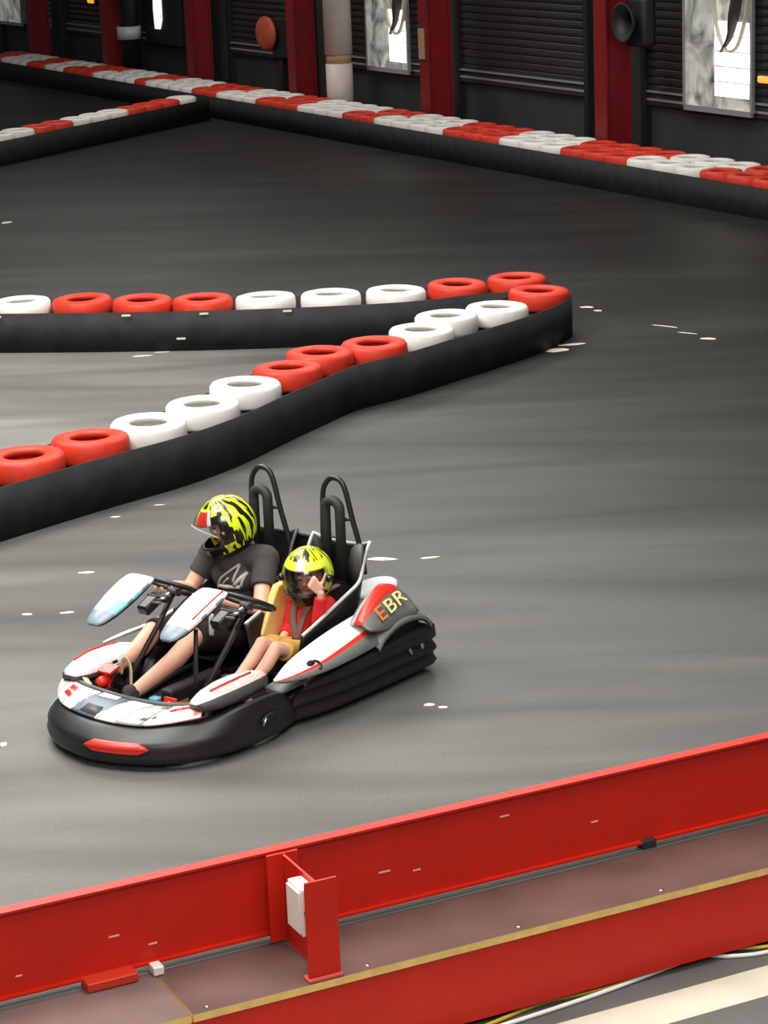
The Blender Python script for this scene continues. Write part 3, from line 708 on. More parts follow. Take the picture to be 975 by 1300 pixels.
# side pods
for s in (1, -1):
    st = smooth_path([(.17,.585,.185),(.08,.625,.235),(-.05,.665,.27),(-.3,.70,.295),(-.6,.715,.305),(-.9,.725,.315),(-1.10,.725,.318),(-1.16,.68,.30)], 3)
    rings = []
    for i, (x, y, zt) in enumerate(st):
        sec = [(-.16, .03), (-.02, .03), (.012, .05), (.03, .075), (.0, .105), (.0, .12), (.03, .145), (.03, .16), (.0, .19), (.004, .205), (.03, .225), (.02, zt-.02), (-.02, zt), (-.16, zt+.0)]
        rings.append([(x, (y+d)*s, min(z, zt) if z > .2 else z*min(1, zt/.24)) for d, z in sec])
    mb = MB(); mb.loft(rings)
    sp = obj('side_pod', mb, M_black, kart)
    mb = MB(); mb.ell((-.86, .748*s, .2), (.012, .006, .03), Matrix.Rotation(.5, 3, 'Y'), 10, 6); mb.ell((-.98, .748*s, .2), (.018, .006, .022), None, 10, 6); obj('bolt', mb, M_steel, sp)
    # link piece between bumper and pod
    mb = MB(); mb.loft([[(.22,.50*s,.26),(.22,.62*s,.255),(.22,.62*s,.235),(.22,.50*s,.235)], [(.02,.52*s,.29),(.02,.66*s,.28),(.02,.66*s,.26),(.02,.52*s,.26)]]); obj('pod_flap', mb, M_grey, sp)
    # white and red upper panel
    top = smooth_path([(.31,.655,.352),(.14,.60,.385),(-.05,.56,.405),(-.32,.555,.45),(-.55,.555,.475),(-.64,.555,.48)], 4)
    bot = smooth_path([(.31,.66,.345),(.20,.715,.33),(-.08,.738,.315),(-.35,.742,.32),(-.58,.742,.335),(-.66,.742,.36)], 4)
    n = len(top); rows = []
    for v in range(5):
        row = []
        for k in range(n):
            u = k/(n-1); f1 = .86 - .42*u; f2 = min(1, f1+.05+.10*u); f = [0, f1*.5, f1, f2, 1][v]
            p = V(top[k]).lerp(V(bot[k]), f); p.z += .012*math.sin(PI*f)
            row.append((p.x, p.y*s, p.z))
        rows.append(row)
    mb = MB(); mb.loft(rows, closed=False, mif=lambda i, k: [0, 0, 1, 2][i])
    pn = obj('side_panel', mb, [M_wpanel, M_wred, M_grey], kart, thick=.014)
    if s > 0:
        mb = MB(); mb.ell((.0, .675, .372), (.035, .018, .006), Matrix.Rotation(-.75, 3, 'X'), 14, 6)
        mb.tube(smooth_path([(-.03,.672,.378),(-.055,.69,.366),(-.05,.712,.350),(-.02,.725,.338)], 4), .007, 6); obj('black_emblem', mb, M_matt, pn)
    # rear mudguard with lettering
    st = smooth_path([(-.475,.465,.44,.665),(-.56,.54,.415,.66),(-.66,.60,.40,.655),(-.75,.632,.40,.65),(-.85,.60,.41,.645),(-.955,.52,.43,.645)], 3)
    rows = []
    for v in range(6):
        row = []
        for (x, zt, zb, yt) in st:
            pts = [V((x, .585, zt-.03)), V((x, yt-.035, zt-.004)), V((x, yt, zt)), V((x, yt+.025, zt+(zb-zt)*.22)), V((x, .72, zt+(zb-zt)*.75)), V((x, .748, zb))]
            p = pts[v]; row.append((p.x, p.y*s, p.z))
        rows.append(row)
    mb = MB(); mb.loft(rows, closed=False, mif=lambda i, k: [3, 1, 1, 2, 2][i] if k < 12 else 2)
    mg = obj('rear_mudguard', mb, [M_wpanel, M_wred, M_grey, M_lgrey], kart, thick=.014)
    # lettering laid on the outer slope
    A_ = V((-.57, .694*s, .455)); B_ = V((-.88, .694*s, .535)); ux = (B_-A_).normalized() if s > 0 else (A_-B_).normalized()
    nrm = V((.0, .62*s, .36)).normalized(); uy = nrm.cross(ux).normalized(); nrm = ux.cross(uy)
    Mt = Matrix((ux, uy, nrm)).transposed().to_4x4(); Mt.translation = (A_+B_)/2 + V((0, .024*s, .03))
    for ch_, dx_, mm_ in (('E', -.102, M_orange), ('B', -.008, M_yel), ('R', .088, M_yel)):
        text_mesh('lettering', ch_, .125, .004, Mt @ Matrix.Translation((dx_, 0, 0)) @ Matrix.Diagonal((1.25, 1, 1, 1)), mm_, mg)
    # grey fender strip below and dark gap
    arc = smooth_path([(-.54,.33),(-.60,.385),(-.70,.425),(-.82,.44),(-.95,.425),(-1.03,.385),(-1.07,.33)], 4)
    mb = MB(); mb.loft([[(x, .56*s, z-.005) for x, z in arc], [(x, .70*s, z) for x, z in arc], [(x, .755*s, z-.02) for x, z in arc], [(x, .757*s, z-.045) for x, z in arc]], closed=False); obj('rear_fender', mb, M_grey, kart, thick=.012)
    mb = MB(); mb.box((-.80, .62*s, .33), (.46, .16, .16), bevel=.03); obj('exhaust_box', mb, M_matt, kart)
    # engine cover between seat and mudguard
    mb = MB(); mb.ell((-.86, .44*s, .36), (.15, .11, .19), None, 24, 16); ec = obj('engine_cover', mb, M_grey, kart)
    mb = MB(); mb.ell((-.93, .44*s, .535), (.17, .13, .028), Matrix.Rotation(.12, 3, 'Y'), 24, 10); obj('cover_lip', mb, M_lgrey, ec)

# rear bumper
rings = []
for y, x in [(-.725,-1.08),(-.69,-1.14),(-.55,-1.17),(0,-1.18),(.55,-1.17),(.69,-1.14),(.725,-1.08)]:
    rings.append([(x+dx, y, z) for dx, z in [(0, .06), (-.03, .08), (-.035, .15), (-.02, .19), (-.035, .24), (-.02, .30), (.03, .31), (.05, .2), (.04, .07)]])
mb = MB(); mb.loft(rings); obj('rear_bumper', mb, M_black, kart)
mb = MB(); mb.box((-.9, 0, .2), (.28, .5, .22), bevel=.03); obj('engine', mb, M_matt, kart)

# seats
Cn = [(-.14,.19),(-.28,.155),(-.42,.14),(-.56,.15),(-.67,.22),(-.74,.38),(-.79,.56),(-.83,.72),(-.85,.82)]
Rn = [(-.15,.46),(-.29,.50),(-.43,.545),(-.57,.59),(-.69,.63),(-.735,.68),(-.765,.76),(-.80,.82),(-.83,.855)]
def seat(cy):
    rows = []
    for (cx, cz), (rx, rz) in zip(smooth_path(Cn, 3), smooth_path(Rn, 3)):
        row = []
        for u in [-1, -.96, -.86, -.7, -.4, 0, .4, .7, .86, .96, 1]:
            a = abs(u); k = max(0, (a-.6)/.4); k = k**1.5
            w = .215*min(1, a*1.0 if a < .9 else .9+(a-.9)); w = .205*a**.8
            x = cx + (rx-cx)*k; z = cz + (rz-cz)*k + .015*a*a*(1-k)
            row.append((x, cy + math.copysign(w + .012*k, u), z))
        rows.append(row)
    mb = MB(); mb.loft(rows, closed=False); so = obj('seat', mb, M_black, kart, thick=.016)
    edge = [r[0] for r in rows]; edge2 = [r[-1] for r in rows]
    loop = edge + rows[-1][1:-1] + edge2[::-1]
    mb = MB(); mb.tube(loop, .011, 8); obj('seat_piping', mb, M_lgrey if cy > 0 else M_dgrey, so)
    mb = MB(); mb.box((-.42, cy, .095), (.4, .3, .06), bevel=.01); obj('seat_mount', mb, M_matt, so)
    # head hoop
    hp = smooth_path([(-.78, cy-.105, .60), (-.785, cy-.105, .85), (-.79, cy-.10, 1.08), (-.79, cy-.085, 1.17), (-.79, cy-.04, 1.225), (-.79, cy+.01, 1.235), (-.79, cy+.055, 1.21), (-.79, cy+.085, 1.14), (-.79, cy+.12, 1.0), (-.80, cy+.17, .80), (-.80, cy+.19, .66)], 4)
    mb = MB(); mb.tube(hp, .017, 10); hob = obj('head_hoop', mb, M_black, kart)
    ar = [(-.755, cy-.055, .62), (-.755, cy-.055, 1.03)] + [(-.755, cy + .0 - .055*math.cos(a), 1.05+.055*math.sin(a)) for a in [PI*k/8 for k in range(0, 9)]] + [(-.755, cy+.055, 1.03), (-.755, cy+.055, .62)]
    mb = MB(); mb.tube(ar, .032, 10); obj('head_pad', mb, M_rubber, hob)
    mb = MB(); mb.tube([(-.765, cy+.06, .99), (-.79, cy+.13, 1.0)], .012, 8); obj('strut', mb, M_black, hob)
    # shoulder guard outside the backrest
    mb = MB()
    if cy > 0: mb.loft([[(-.80, cy+.06, .60), (-.80, cy+.10, .80), (-.81, cy+.14, .845)], [(-.74, cy+.19, .58), (-.74, cy+.215, .74), (-.76, cy+.215, .86)]], closed=False); 
    if cy > 0: obj('side_bolster', mb, M_dgrey, so, thick=.02)
for cy in (-.28, .28): seat(cy)
mb = MB(); mb.box((-.86, -.03, .56), (.03, .44, .52), bevel=.01); bp_ = obj('back_panel', mb, M_black, kart)
mb = MB(); mb.box((-.86, -.03, .828), (.05, .44, .02), bevel=.006); obj('top_rail', mb, M_dgrey, bp_)

# steering
for cy, decal_m, tipm in ((-.28, M_sky, M_slate), (.28, M_pink, M_slate)):
    c = V((.06, cy, .695)); nrm = V((-.5, 0, .866)); ax = V((.866, 0, .5)); ay = V((0, 1, 0))
    ring = [c + ax*.155*math.cos(a) + ay*.155*math.sin(a) for a in [2*PI*k/36 for k in range(36)]]
    mb = MB(); mb.tube(ring, .0155, 10, closed=True); sw = obj('steering_wheel', mb, M_black, kart)
    mb = MB()
    for a in (.0, 2.1, -2.1): mb.tube([c - nrm*.02, c + ax*.15*math.cos(a+PI) + ay*.15*math.sin(a+PI)], .011, 8)
    mb.lathe([(0, -.045), (.04, -.045), (.045, -.01), (0, -.01)], 16, Matrix.Translation(c) @ nrm.to_track_quat('Z', 'Y').to_matrix().to_4x4(), closed=False); obj('hub', mb, M_dgrey, sw)
    mb = MB(); mb.tube([c - nrm*.02, V((.24, cy, .50)), V((.66, cy, .12))], .016, 8)
    
    if cy > 0: mb.tube([V((.52, cy, .66)), V((.57, cy, .08))], .013, 8)
    mb.box((.30, cy, .65), (.12, .08, .06), Matrix.Rotation(.4, 3, 'Y'), bevel=.015); mb.box((.2, cy, .67), (.06, .16, .04), bevel=.012)
    scn = obj('steering_column', mb, M_black, kart)
    for k in range(3):
        mb = MB(); mb.tube([V((.24+.04*k, cy+.05, .68)), V((.22+.04*k, cy+.10, .72-.02*k))], .009, 6); obj('switch', mb, M_steel if k < 2 else M_grey, scn)
    rings = []; stt = smooth_path([(.775,.668,.035,.012),(.75,.685,.065,.03),(.68,.718,.088,.045),(.58,.762,.103,.052),(.46,.81,.11,.052),(.37,.838,.105,.04),(.335,.842,.09,.018)], 3)
    for x, z, w, th in stt:
        nn = V((.40, 0, .92)); c_ = V((x, cy, z))
        sec = [(-1, -.35), (-.93, -.05), (-.7, .16), (-.35, .27), (0, .3), (.35, .27), (.7, .16), (.93, -.05), (1, -.35), (.8, -.9), (-.8, -.9)]
        rings.append([c_ + V((0, u*w, 0)) + nn*(v*th) for u, v in sec])
    L_ = len(rings)
    def fmi(i, k):
        if k in (8, 9, 10): return 3
        if k == -1: return 3 if i > 4 else 2
        if i < 6: return 2
        if i < 9 and k in (0, 1, 5, 6, 7): return 1
        if k in (7, 0) and i < 14: return 1 if (i//2) % 2 else 2
        return 0
    mb = MB(); mb.loft(rings, mif=fmi); fa = obj('front_fairing', mb, [M_wpanel, decal_m, tipm, M_matt], kart)
    if cy > 0:
        mb = MB(); mb.tube([rings[k][6] + V((0, 0, .004)) for k in range(8, L_-1)], .004, 6); obj('red_line', mb, M_wred, fa)

# pedals, straps, fuel tank
mb = MB(); mb.ell((.70, -.50, .20), (.12, .10, .13), None, 20, 14); ft = obj('fuel_tank', mb, M_green, kart)
mb = MB(); mb.tube(smooth_path([(.55, -.60, .30), (.60, -.60, .335), (.68, -.50, .335), (.74, -.38, .29), (.77, -.28, .23)], 5), .016, 8, flat=(.4, 1.4)); obj('guard_strap', mb, M_cream, ft)
for px_, py_ in ((.74, -.33), (.74, -.10), (.62, .17), (.62, .38)):
    mb = MB(); mb.tube([(px_, py_, .07), (px_+.04, py_, .25)], .009, 6); pd = obj('pedal', mb, M_steel, kart)
    mb = MB(); mb.box((px_+.03, py_, .24), (.02, .09, .06), Matrix.Rotation(-.3, 3, 'Y'), bevel=.004); obj('pedal_plate', mb, M_wred, pd)
mb = MB(); mb.tube(smooth_path([(.55, -.30, .30), (.555, -.27, .385), (.56, -.235, .40), (.565, -.205, .36), (.575, -.20, .25), (.58, -.20, .09)], 5), .012, 8, flat=(.5, 1.3)); obj('pedal_guard', mb, M_cream, kart)
mb = MB(); mb.box((.60, -.345, .335), (.09, .10, .016), Matrix.Rotation(.25, 3, 'Y'), bevel=.004); mb.box((.62, -.345, .20), (.02, .03, .26)); obj('toe_plate', mb, M_wred, kart)
mb = MB(); mb.box((.42, -.02, .13), (.16, .13, .10), bevel=.02); obj('battery_box', mb, M_orange, kart)
mb = MB(); mb.box((.52, -.07, .15), (.05, .06, .08), bevel=.01); obj('battery_box', mb, M_sky, kart)
mb = MB(); mb.box((.28, .0, .16), (.45, .09, .16), bevel=.02); obj('centre_tunnel', mb, M_matt, kart)

# harness of the child seat
mb = MB()
def strap(mb, pts, w=.02, t=.3): mb.tube(smooth_path(pts, 4), w, 8, flat=(t, 1.2))
strap(mb, [(-.70, .22, .60), (-.53, .225, .58), (-.405, .235, .52), (-.365, .255, .42), (-.36, .28, .34)])
strap(mb, [(-.70, .34, .60), (-.53, .335, .58), (-.405, .325, .52), (-.365, .305, .42), (-.36, .28, .34)])
hn = obj('harness', mb, M_brown, kart)
mb = MB(); mb.box((-.352, .28, .33), (.02, .05, .05), bevel=.006); obj('buckle', mb, M_rubber, hn)

# ------------------------------------------------------------------ helmets and people
def frame(c, yaw, pitch):
    R = Matrix.Rotation(yaw, 4, 'Z') @ Matrix.Rotation(pitch, 4, 'Y'); R.translation = V(c); return R
def helmet_pt(az, el, k=1.):
    x, y, z = math.cos(el)*math.cos(az), math.cos(el)*math.sin(az), math.sin(el)
    rx = .145 if x < 0 else .15; ry = .128; rz = .15
    px, py, pz = x*rx, y*ry, z*rz
    if z < 0:
        t = min(1, -z/.8); px += (.035*t if x > 0 else .005*t)*max(0, math.cos(az))**.5 if x > 0 else 0
        py *= 1 - .10*t
    if x > 0 and z > 0: px *= 1 - .04*z
    return V((px, py, pz))*k
M_hblk = mat('black_helmet_gloss', (16, 16, 17), .3, coat=.3)
def helmet_mat():
    m = bpy.data.materials.new('yellow_black_helmet'); m.use_nodes = True; nt = m.node_tree; b = nt.nodes['Principled BSDF']
    uv = nt.nodes.new('ShaderNodeUVMap'); mp = nt.nodes.new('ShaderNodeMapping'); mp.inputs['Rotation'].default_value = (0, 0, -.45); mp.inputs['Scale'].default_value = (1., .26, 1)
    n = nt.nodes.new('ShaderNodeTexNoise'); n.inputs['Scale'].default_value = 5.2; n.inputs['Detail'].default_value = 1.; n.inputs['Distortion'].default_value = .35
    r = nt.nodes.new('ShaderNodeValToRGB'); r.color_ramp.interpolation = 'CONSTANT'
    r.color_ramp.elements[0].color = (*lin((18, 20, 14)), 1); r.color_ramp.elements[1].position = .49; r.color_ramp.elements[1].color = (*lin((214, 238, 28)), 1)
    nt.links.new(uv.outputs[0], mp.inputs[0]); nt.links.new(mp.outputs[0], n.inputs['Vector']); nt.links.new(n.outputs['Fac'], r.inputs['Fac']); nt.links.new(r.outputs['Color'], b.inputs['Base Color'])
    b.inputs['Roughness'].default_value = .35; b.inputs['Coat Weight'].default_value = .3
    return m
M_helm = helmet_mat()
M_hyel = mat('plain_helmet_yellow', (218, 236, 60), .35, coat=.3)
def visor_mat(name, tint, lo, hi):
    m = bpy.data.materials.new(name); m.use_nodes = True; nt = m.node_tree
    for n in list(nt.nodes): nt.nodes.remove(n)
    out = nt.nodes.new('ShaderNodeOutputMaterial'); mx = nt.nodes.new('ShaderNodeMixShader'); tr = nt.nodes.new('ShaderNodeBsdfTransparent'); gl = nt.nodes.new('ShaderNodeBsdfGlossy'); lw = nt.nodes.new('ShaderNodeLayerWeight')
    tr.inputs[0].default_value = (tint, tint, tint*1.02, 1); gl.inputs['Roughness'].default_value = .12; lw.inputs[0].default_value = .45
    mr = nt.nodes.new('ShaderNodeMapRange'); mr.inputs['To Min'].default_value = lo; mr.inputs['To Max'].default_value = hi
    nt.links.new(lw.outputs['Fresnel'], mr.inputs['Value']); nt.links.new(mr.outputs[0], mx.inputs[0]); nt.links.new(tr.outputs[0], mx.inputs[1]); nt.links.new(gl.outputs[0], mx.inputs[2]); nt.links.new(mx.outputs[0], out.inputs[0])
    return m
M_visor = visor_mat('clear_visor', .97, .03, .35); M_visor2 = visor_mat('smoked_visor', .84, .05, .5)
def helmet(M4, parent, off, scale, visor_up, front):
    NU, NV = 72, 44; mb = MB(); g = {}; L = mb.bm.loops.layers.uv.new('uv')
    el0 = -.86
    for i in range(NU):
        for j in range(NV+1):
            az = -PI + 2*PI*i/NU; el = el0 + (PI/2-el0)*j/NV
            g[i, j] = mb.bm.verts.new(M4 @ (helmet_pt(az, el)*scale))
    for i in range(NU):
        for j in range(NV):
            az = -PI + 2*PI*(i+.5)/NU; el = el0 + (PI/2-el0)*(j+.5)/NV
            lo = -.30; hi = .44
            if abs(az) < 1.12 and lo < el < hi: continue
            f = mb.face([g[i, j], g[(i+1)%NU, j], g[(i+1)%NU, j+1], g[i, j+1]], front(az, el))
            if f:
                for lp, (a, b) in zip(f.loops, ((0, 0), (1, 0), (1, 1), (0, 1))):
                    lp[L].uv = ((-PI + 2*PI*(i+a)/NU), el0 + (PI/2-el0)*(j+b)/NV)
    h = obj('helmet', mb, [M_helm, M_hblk, M_wred, M_wpanel, M_hyel], parent, off)
    md = h.modifiers.new('solid', 'SOLIDIFY'); md.thickness = .014*scale; md.offset = -1; md.use_rim = True
    # visor
    P4 = M4 @ Matrix.Rotation(-visor_up, 4, 'Y')
    mb = MB(); rows = []
    for j in range(12):
        el = -.36 + .86*j/11; rows.append([P4 @ (helmet_pt(-1.22 + 2.44*i/28, el, 1.035)*scale) for i in range(29)])
    mb.loft(rows, closed=False); vz = obj('visor', mb, M_visor if visor_up else M_visor2, h)
    mb = MB()
    for s in (-1, 1):
        c = helmet_pt(1.2*s, .07, 1.03)*scale; mb.ell(M4 @ c, (.02*scale,)*3, None, 12, 8)
    obj('visor_pivot', mb, M_hblk, h)
    mb = MB(); rows = [[P4 @ (helmet_pt(-1.22 + 2.44*i/28, el, 1.04)*scale) for i in range(29)] for el in (-.36, -.33)]
    mb.loft(rows, closed=False); obj('visor_rim', mb, M_lgrey if visor_up else M_hblk, vz, thick=.004)
    return h, P4

def face_parts(M4, sc, parent, off):
    for s in (-1, 1):
        mb = MB(); mb.ell(M4 @ V((.078*sc, .03*s*sc, .012*sc)), (.0120*sc,)*3, None, 12, 8); ey = obj('eye', mb, M_eyew, parent, off)
        mb = MB(); mb.ell(M4 @ V((.0845*sc, .029*s*sc, .010*sc)), (.0078*sc,)*3, None, 8, 6); obj('iris', mb, M_eyed, ey)
        mb = MB(); mb.tube([M4 @ V((.083*sc, .014*s*sc, .034*sc)), M4 @ V((.084*sc, .03*s*sc, .038*sc)), M4 @ V((.074*sc, .047*s*sc, .033*sc))], .004*sc, 6); obj('eyebrow', mb, M_eyed, parent, off)
    mb = MB(); mb.tube([M4 @ V((.080*sc, y*sc, -.056*sc)) for y in (-.024, -.012, 0, .012, .024)], [.002*sc, .006*sc, .007*sc, .006*sc, .002*sc], 6); obj('mouth', mb, M_lip, parent, off)
def head_prims(M4, sc, neck):
    g = lambda *p: M4 @ (V(p)*sc)
    R3 = M4.to_3x3()
    P = [('e', g(-.005, 0, .03), (.096*sc, .076*sc, .092*sc), R3), ('e', g(.015, 0, -.035), (.068*sc, .058*sc, .085*sc), R3),
         (g(.082, 0, .01), g(.098, 0, -.02), .010*sc, .014*sc), (g(.06, 0, -.10), g(.03, 0, -.09), .026*sc, .04*sc)]
    for s in (-1, 1): P.append(('e', g(-.005, .076*s, -.005), (.02*sc, .010*sc, .032*sc), R3))
    P.append((g(-.02, 0, -.05), neck, .052*sc, .06*sc))
    return P
def hand_prims(w, f, n, s, sc, curl, thumb_dir, spread=.1):
    """w wrist, f direction of the fingers, n side the fingers curl to, s direction of the thumb side"""
    f, n, s = V(f).normalized(), V(n).normalized(), V(s).normalized(); w = V(w); P = []
    for k in (-1, -.33, .33, 1): P.append((w + s*.022*k*sc + f*.01*sc, w + f*.085*sc + s*.032*k*sc, .015*sc, .0125*sc))
    for k, L in zip((1, .33, -.33, -1), (.07, .078, .072, .056)):
        p = w + f*.085*sc + s*.032*k*sc; a = 0.
        for j, fr in enumerate((.45, .32, .23)):
            a += curl[j]; d = (f*math.cos(a) + n*math.sin(a) + s*spread*k*.3).normalized(); q_ = p + d*L*fr*sc
            P.append((p, q_, (.0098-.0009*j)*sc, (.0092-.0009*j)*sc)); p = q_
    t0 = w + f*.025*sc + s*.024*sc; td = V(thumb_dir).normalized()
    t1 = t0 + (s*.7 + td*.3 + n*.25).normalized()*.035*sc; t2 = t1 + (td*.8 + s*.2).normalized()*.032*sc; t3 = t2 + td*.026*sc
    P += [(t0, t1, .0145*sc, .0115*sc), (t1, t2, .0112*sc, .0100*sc), (t2, t3, .0100*sc, .0085*sc)]
    return P
def shoe(name, a, toe, m, sole, parent, off, sc=1.):
    a, toe = V(a), V(toe); d = (toe-a).normalized()
    o_ = organic(name, [(a - d*.045*sc, a + d*.03*sc, .042*sc, .046*sc), (a + d*.03*sc, toe, .044*sc, .034*sc), (a + V((0,0,.0)), a + V((-.02*sc,0,.06*sc)), .04*sc, .043*sc)], .007, m, parent, off)
    up_ = V((0, 0, 1)); dn = (up_ - d*up_.dot(d)).normalized()*-1; sd = d.cross(dn)
    mb = MB(); cpt = (a+toe)/2 + dn*.042*sc; R_ = Matrix((d, sd, dn)).transposed()
    mb.box(cpt, ((toe-a).length + .1*sc, .082*sc, .014*sc), R_, bevel=.005); obj('sole', mb, sole, o_)
    return o_

# --- adult in the far seat
ab = V((-.50, -.28, .17))
adult = thing('person', 'adult in charcoal T-shirt and black shorts steering from the far seat, raised visor', 'person', KO + Matrix.Rotation(KR, 3, 'Z') @ ab, KR)
OFF = tuple(-ab)
HA = frame((-.425, -.275, .955), math.radians(-32), math.radians(22))
neck = V((-.545, -.255, .80))
shL, shR = V((-.53, -.075, .745)), V((-.47, -.45, .735))
elL, elR = V((-.33, .035, .50)), V((-.325, -.53, .535))
wrL, wrR = V((-.12, -.155, .60)), V((-.07, -.455, .645))
knL, knR = V((.09, -.13, .415)), V((.115, -.44, .405))
anL, anR = V((.62, -.17, .21)), V((.54, -.41, .285))
hpL, hpR = V((-.48, -.19, .27)), V((-.48, -.37, .27))
P = head_prims(HA, 1.12, neck)
P += [(neck, V((-.53, -.265, .70)), .062, .09), (V((-.53, -.265, .68)), V((-.50, -.28, .30)), .125, .135), (shL, shR, .075, .075), (hpL, hpR, .12, .12)]
for sh, el, wr in ((shL, elL, wrL), (shR, elR, wrR)):
    mid = el.lerp(wr, .35)
    P += [(sh, el, .058, .047), (el, mid, .046, .045), (mid, wr, .045, .029)]
for hp, kn, an in ((hpL, knL, anL), (hpR, knR, anR)):
    calf = kn.lerp(an, .33) + V((-.015, 0, -.02))
    P += [(hp, kn, .088, .062), (kn, calf, .058, .060), (calf, an, .058, .037), (an, an + V((.07, 0, -.03)), .038, .034)]
# hands closed on the rim of the far wheel
c = V((.06, -.28, .695)); nrm = V((-.5, 0, .866)); ax = V((.866, 0, .5))
P += hand_prims(wrL, V((.85, .12, .45)), V((.35, -.1, -.9)), V((0, -1, .1)), .98, (.7, 1.0, .8), V((.75, -.6, .3)))
P += hand_prims(wrR, V((.9, .12, .35)), V((.35, .1, -.9)), V((0, 1, .1)), .98, (.7, 1.0, .8), V((.75, .6, .3)))
organic('body', P, .0068, M_skin, adult, OFF, 3)
face_parts(HA, 1.12, adult, OFF)
# shirt
e1 = .016
P = [(V((-.53, -.262, .70)), V((-.505, -.28, .30)), .14, .152), (shL, shR, .088, .088), (V((-.535,-.26,.74)), V((-.535,-.26,.765)), .095, .08),
     (V((-.46, -.20, .62)), V((-.46, -.34, .62)), .085, .085), (V((-.45, -.28, .46)), V((-.44, -.28, .36)), .115, .12),
     (shL, shL.lerp(elL, .56), .082, .074, 1, 0), (shR, shR.lerp(elR, .56), .08, .072, 1, 0)]
shirt = organic('t_shirt', P, .008, M_shirt, adult, OFF, 4)
# pale star-like print on the chest
bv = BVHTree.FromPolygons([v.co for v in shirt.data.vertices], [p.vertices for p in shirt.data.polygons])
def on_shirt(y, z):
    h = bv.ray_cast(V((.3, y, z)), V((-1, 0, 0)))
    return (h[0] + V((.004, 0, 0))) if h[0] else V((-.37, y, z))
star = [(-.36,.54),(-.335,.585),(-.30,.635),(-.18,.72),(-.21,.62),(-.215,.605),(-.14,.67),(-.16,.585),(-.24,.575),(-.31,.578)]
def dens(pts, n=5):
    out = []
    for a, b in zip(pts, pts[1:]): out += [(a[0]+(b[0]-a[0])*k/n, a[1]+(b[1]-a[1])*k/n) for k in range(n)]
    return out + [pts[-1]]
mb = MB()
for seg, r in (([(-.36,.54),(-.30,.635),(-.185,.725)], .0075), ([(-.185,.725),(-.21,.615)], .008), ([(-.335,.578),(-.24,.582),(-.165,.592)], .013), ([(-.20,.60),(-.14,.672)], .014), ([(-.29,.60),(-.245,.64)], .006), ([(-.14,.672),(-.16,.59)], .01)):
    mb.tube([on_shirt(y, z) for y, z in dens(seg)], r, 8, flat=(1, 1))
obj('chest_print', mb, M_print, adult, OFF)
# shorts
P = [(hpL, hpR, .135, .135), (V((-.5, -.28, .30)), V((-.5, -.28, .36)), .14, .14)]
for hp, kn in ((hpL, knL), (hpR, knR)): P += [(hp, hp.lerp(kn, 1.0), .112, .084, 1, 0)]
organic('shorts', P, .008, M_short, adult, OFF, 4)
shoe('shoe', anR + V((.02, 0, -.035)), (.665, -.345, .275), M_wred, M_rubber, adult, OFF)
shoe('shoe', anL + V((.02, 0, -.035)), (.76, -.15, .20), M_shirt, M_rubber, adult, OFF)
for an in (anL, anR):
    organic('sock', [(an + V((-.03, 0, .03)), an + V((.01, 0, -.02)), .044, .047, 0, 1)], .007, M_shirt, adult, OFF, 2)
def fr_adult(az, el):
    if el < -.30 and abs(az) < 1.0: return 1
    if -.30 <= el <= .5 and 1.1 < abs(az) < 1.45: return 1
    if -.1 < az < .72 and .47 < el < .98: return 2
    if .72 <= az < .88 and .44 < el < 1.0: return 3
    if el < -.72: return 1
    if .88 < az < 1.25 and .44 < el < .75: return 1
    if abs(az) < .8 and el < 1.1: return 4
    return 0
hm, P4 = helmet(HA, adult, OFF, 1.27, .80, fr_adult)

# --- child in the near seat
cb = V((-.46, .28, .16))
child = thing('person', 'child in red top and mustard shorts giving a thumbs-up from the near seat', 'person', KO + Matrix.Rotation(KR, 3, 'Z') @ cb, KR)
COF = tuple(-cb)
HC = frame((-.49, .285, .705), math.radians(24), math.radians(4))
cs = 1.0
neck = V((-.52, .28, .575))
shL, shR = V((-.51, .40, .535)), V((-.51, .165, .535))
elL, elR = V((-.37, .445, .475)), V((-.46, .14, .36))
wrL, wrR = V((-.362, .482, .662)), V((-.32, .19, .33))
knL, knR = V((-.09, .345, .375)), V((-.12, .215, .375))
anL, anR = V((.19, .33, .19)), V((.18, .21, .19))
hpL, hpR = V((-.44, .34, .235)), V((-.44, .22, .235))
P = head_prims(HC, cs, neck)
P += [(neck, V((-.51, .28, .50)), .045, .06), (V((-.50, .28, .48)), V((-.46, .28, .26)), .085, .09), (shL, shR, .048, .048), (hpL, hpR, .075, .075)]
for sh, el, wr in ((shL, elL, wrL), (shR, elR, wrR)): P += [(sh, el, .036, .031), (el, wr, .032, .021)]
for hp, kn, an in ((hpL, knL, anL), (hpR, knR, anR)):
    calf = kn.lerp(an, .35) + V((-.01, 0, -.01))
    P += [(hp, kn, .06, .044), (kn, calf, .042, .042), (calf, an, .041, .028), (an, an + V((.05, 0, -.02)), .028, .025)]
P += hand_prims(wrL + V((.0, 0, .01)), V((.32, -.45, .62)), V((-.75, -.55, -.1)), V((-.3, .45, .75)), .88, (1.2, 1.5, 1.0), V((-.15, .3, 1)))
P += hand_prims(wrR, V((.9, .1, .1)), V((.1, 0, -1)), V((0, 1, 0)), .7, (.3, .4, .3), V((.8, .5, -.1)))
organic('body', P, .0055, M_skin, child, COF, 2)
face_parts(HC, cs, child, COF)
P = [(V((-.51, .28, .50)), V((-.465, .28, .28)), .096, .102), (shL, shR, .058, .058), (V((-.515, .28, .54)), V((-.515, .28, .56)), .062, .055),
     (V((-.455, .28, .46)), V((-.43, .28, .34)), .072, .08), (shL, elL, .05, .044), (elL, elL.lerp(wrL, .86), .044, .036, 1, 0), (shR, elR, .05, .044), (elR, elR.lerp(wrR, .5), .044, .04, 1, 0)]
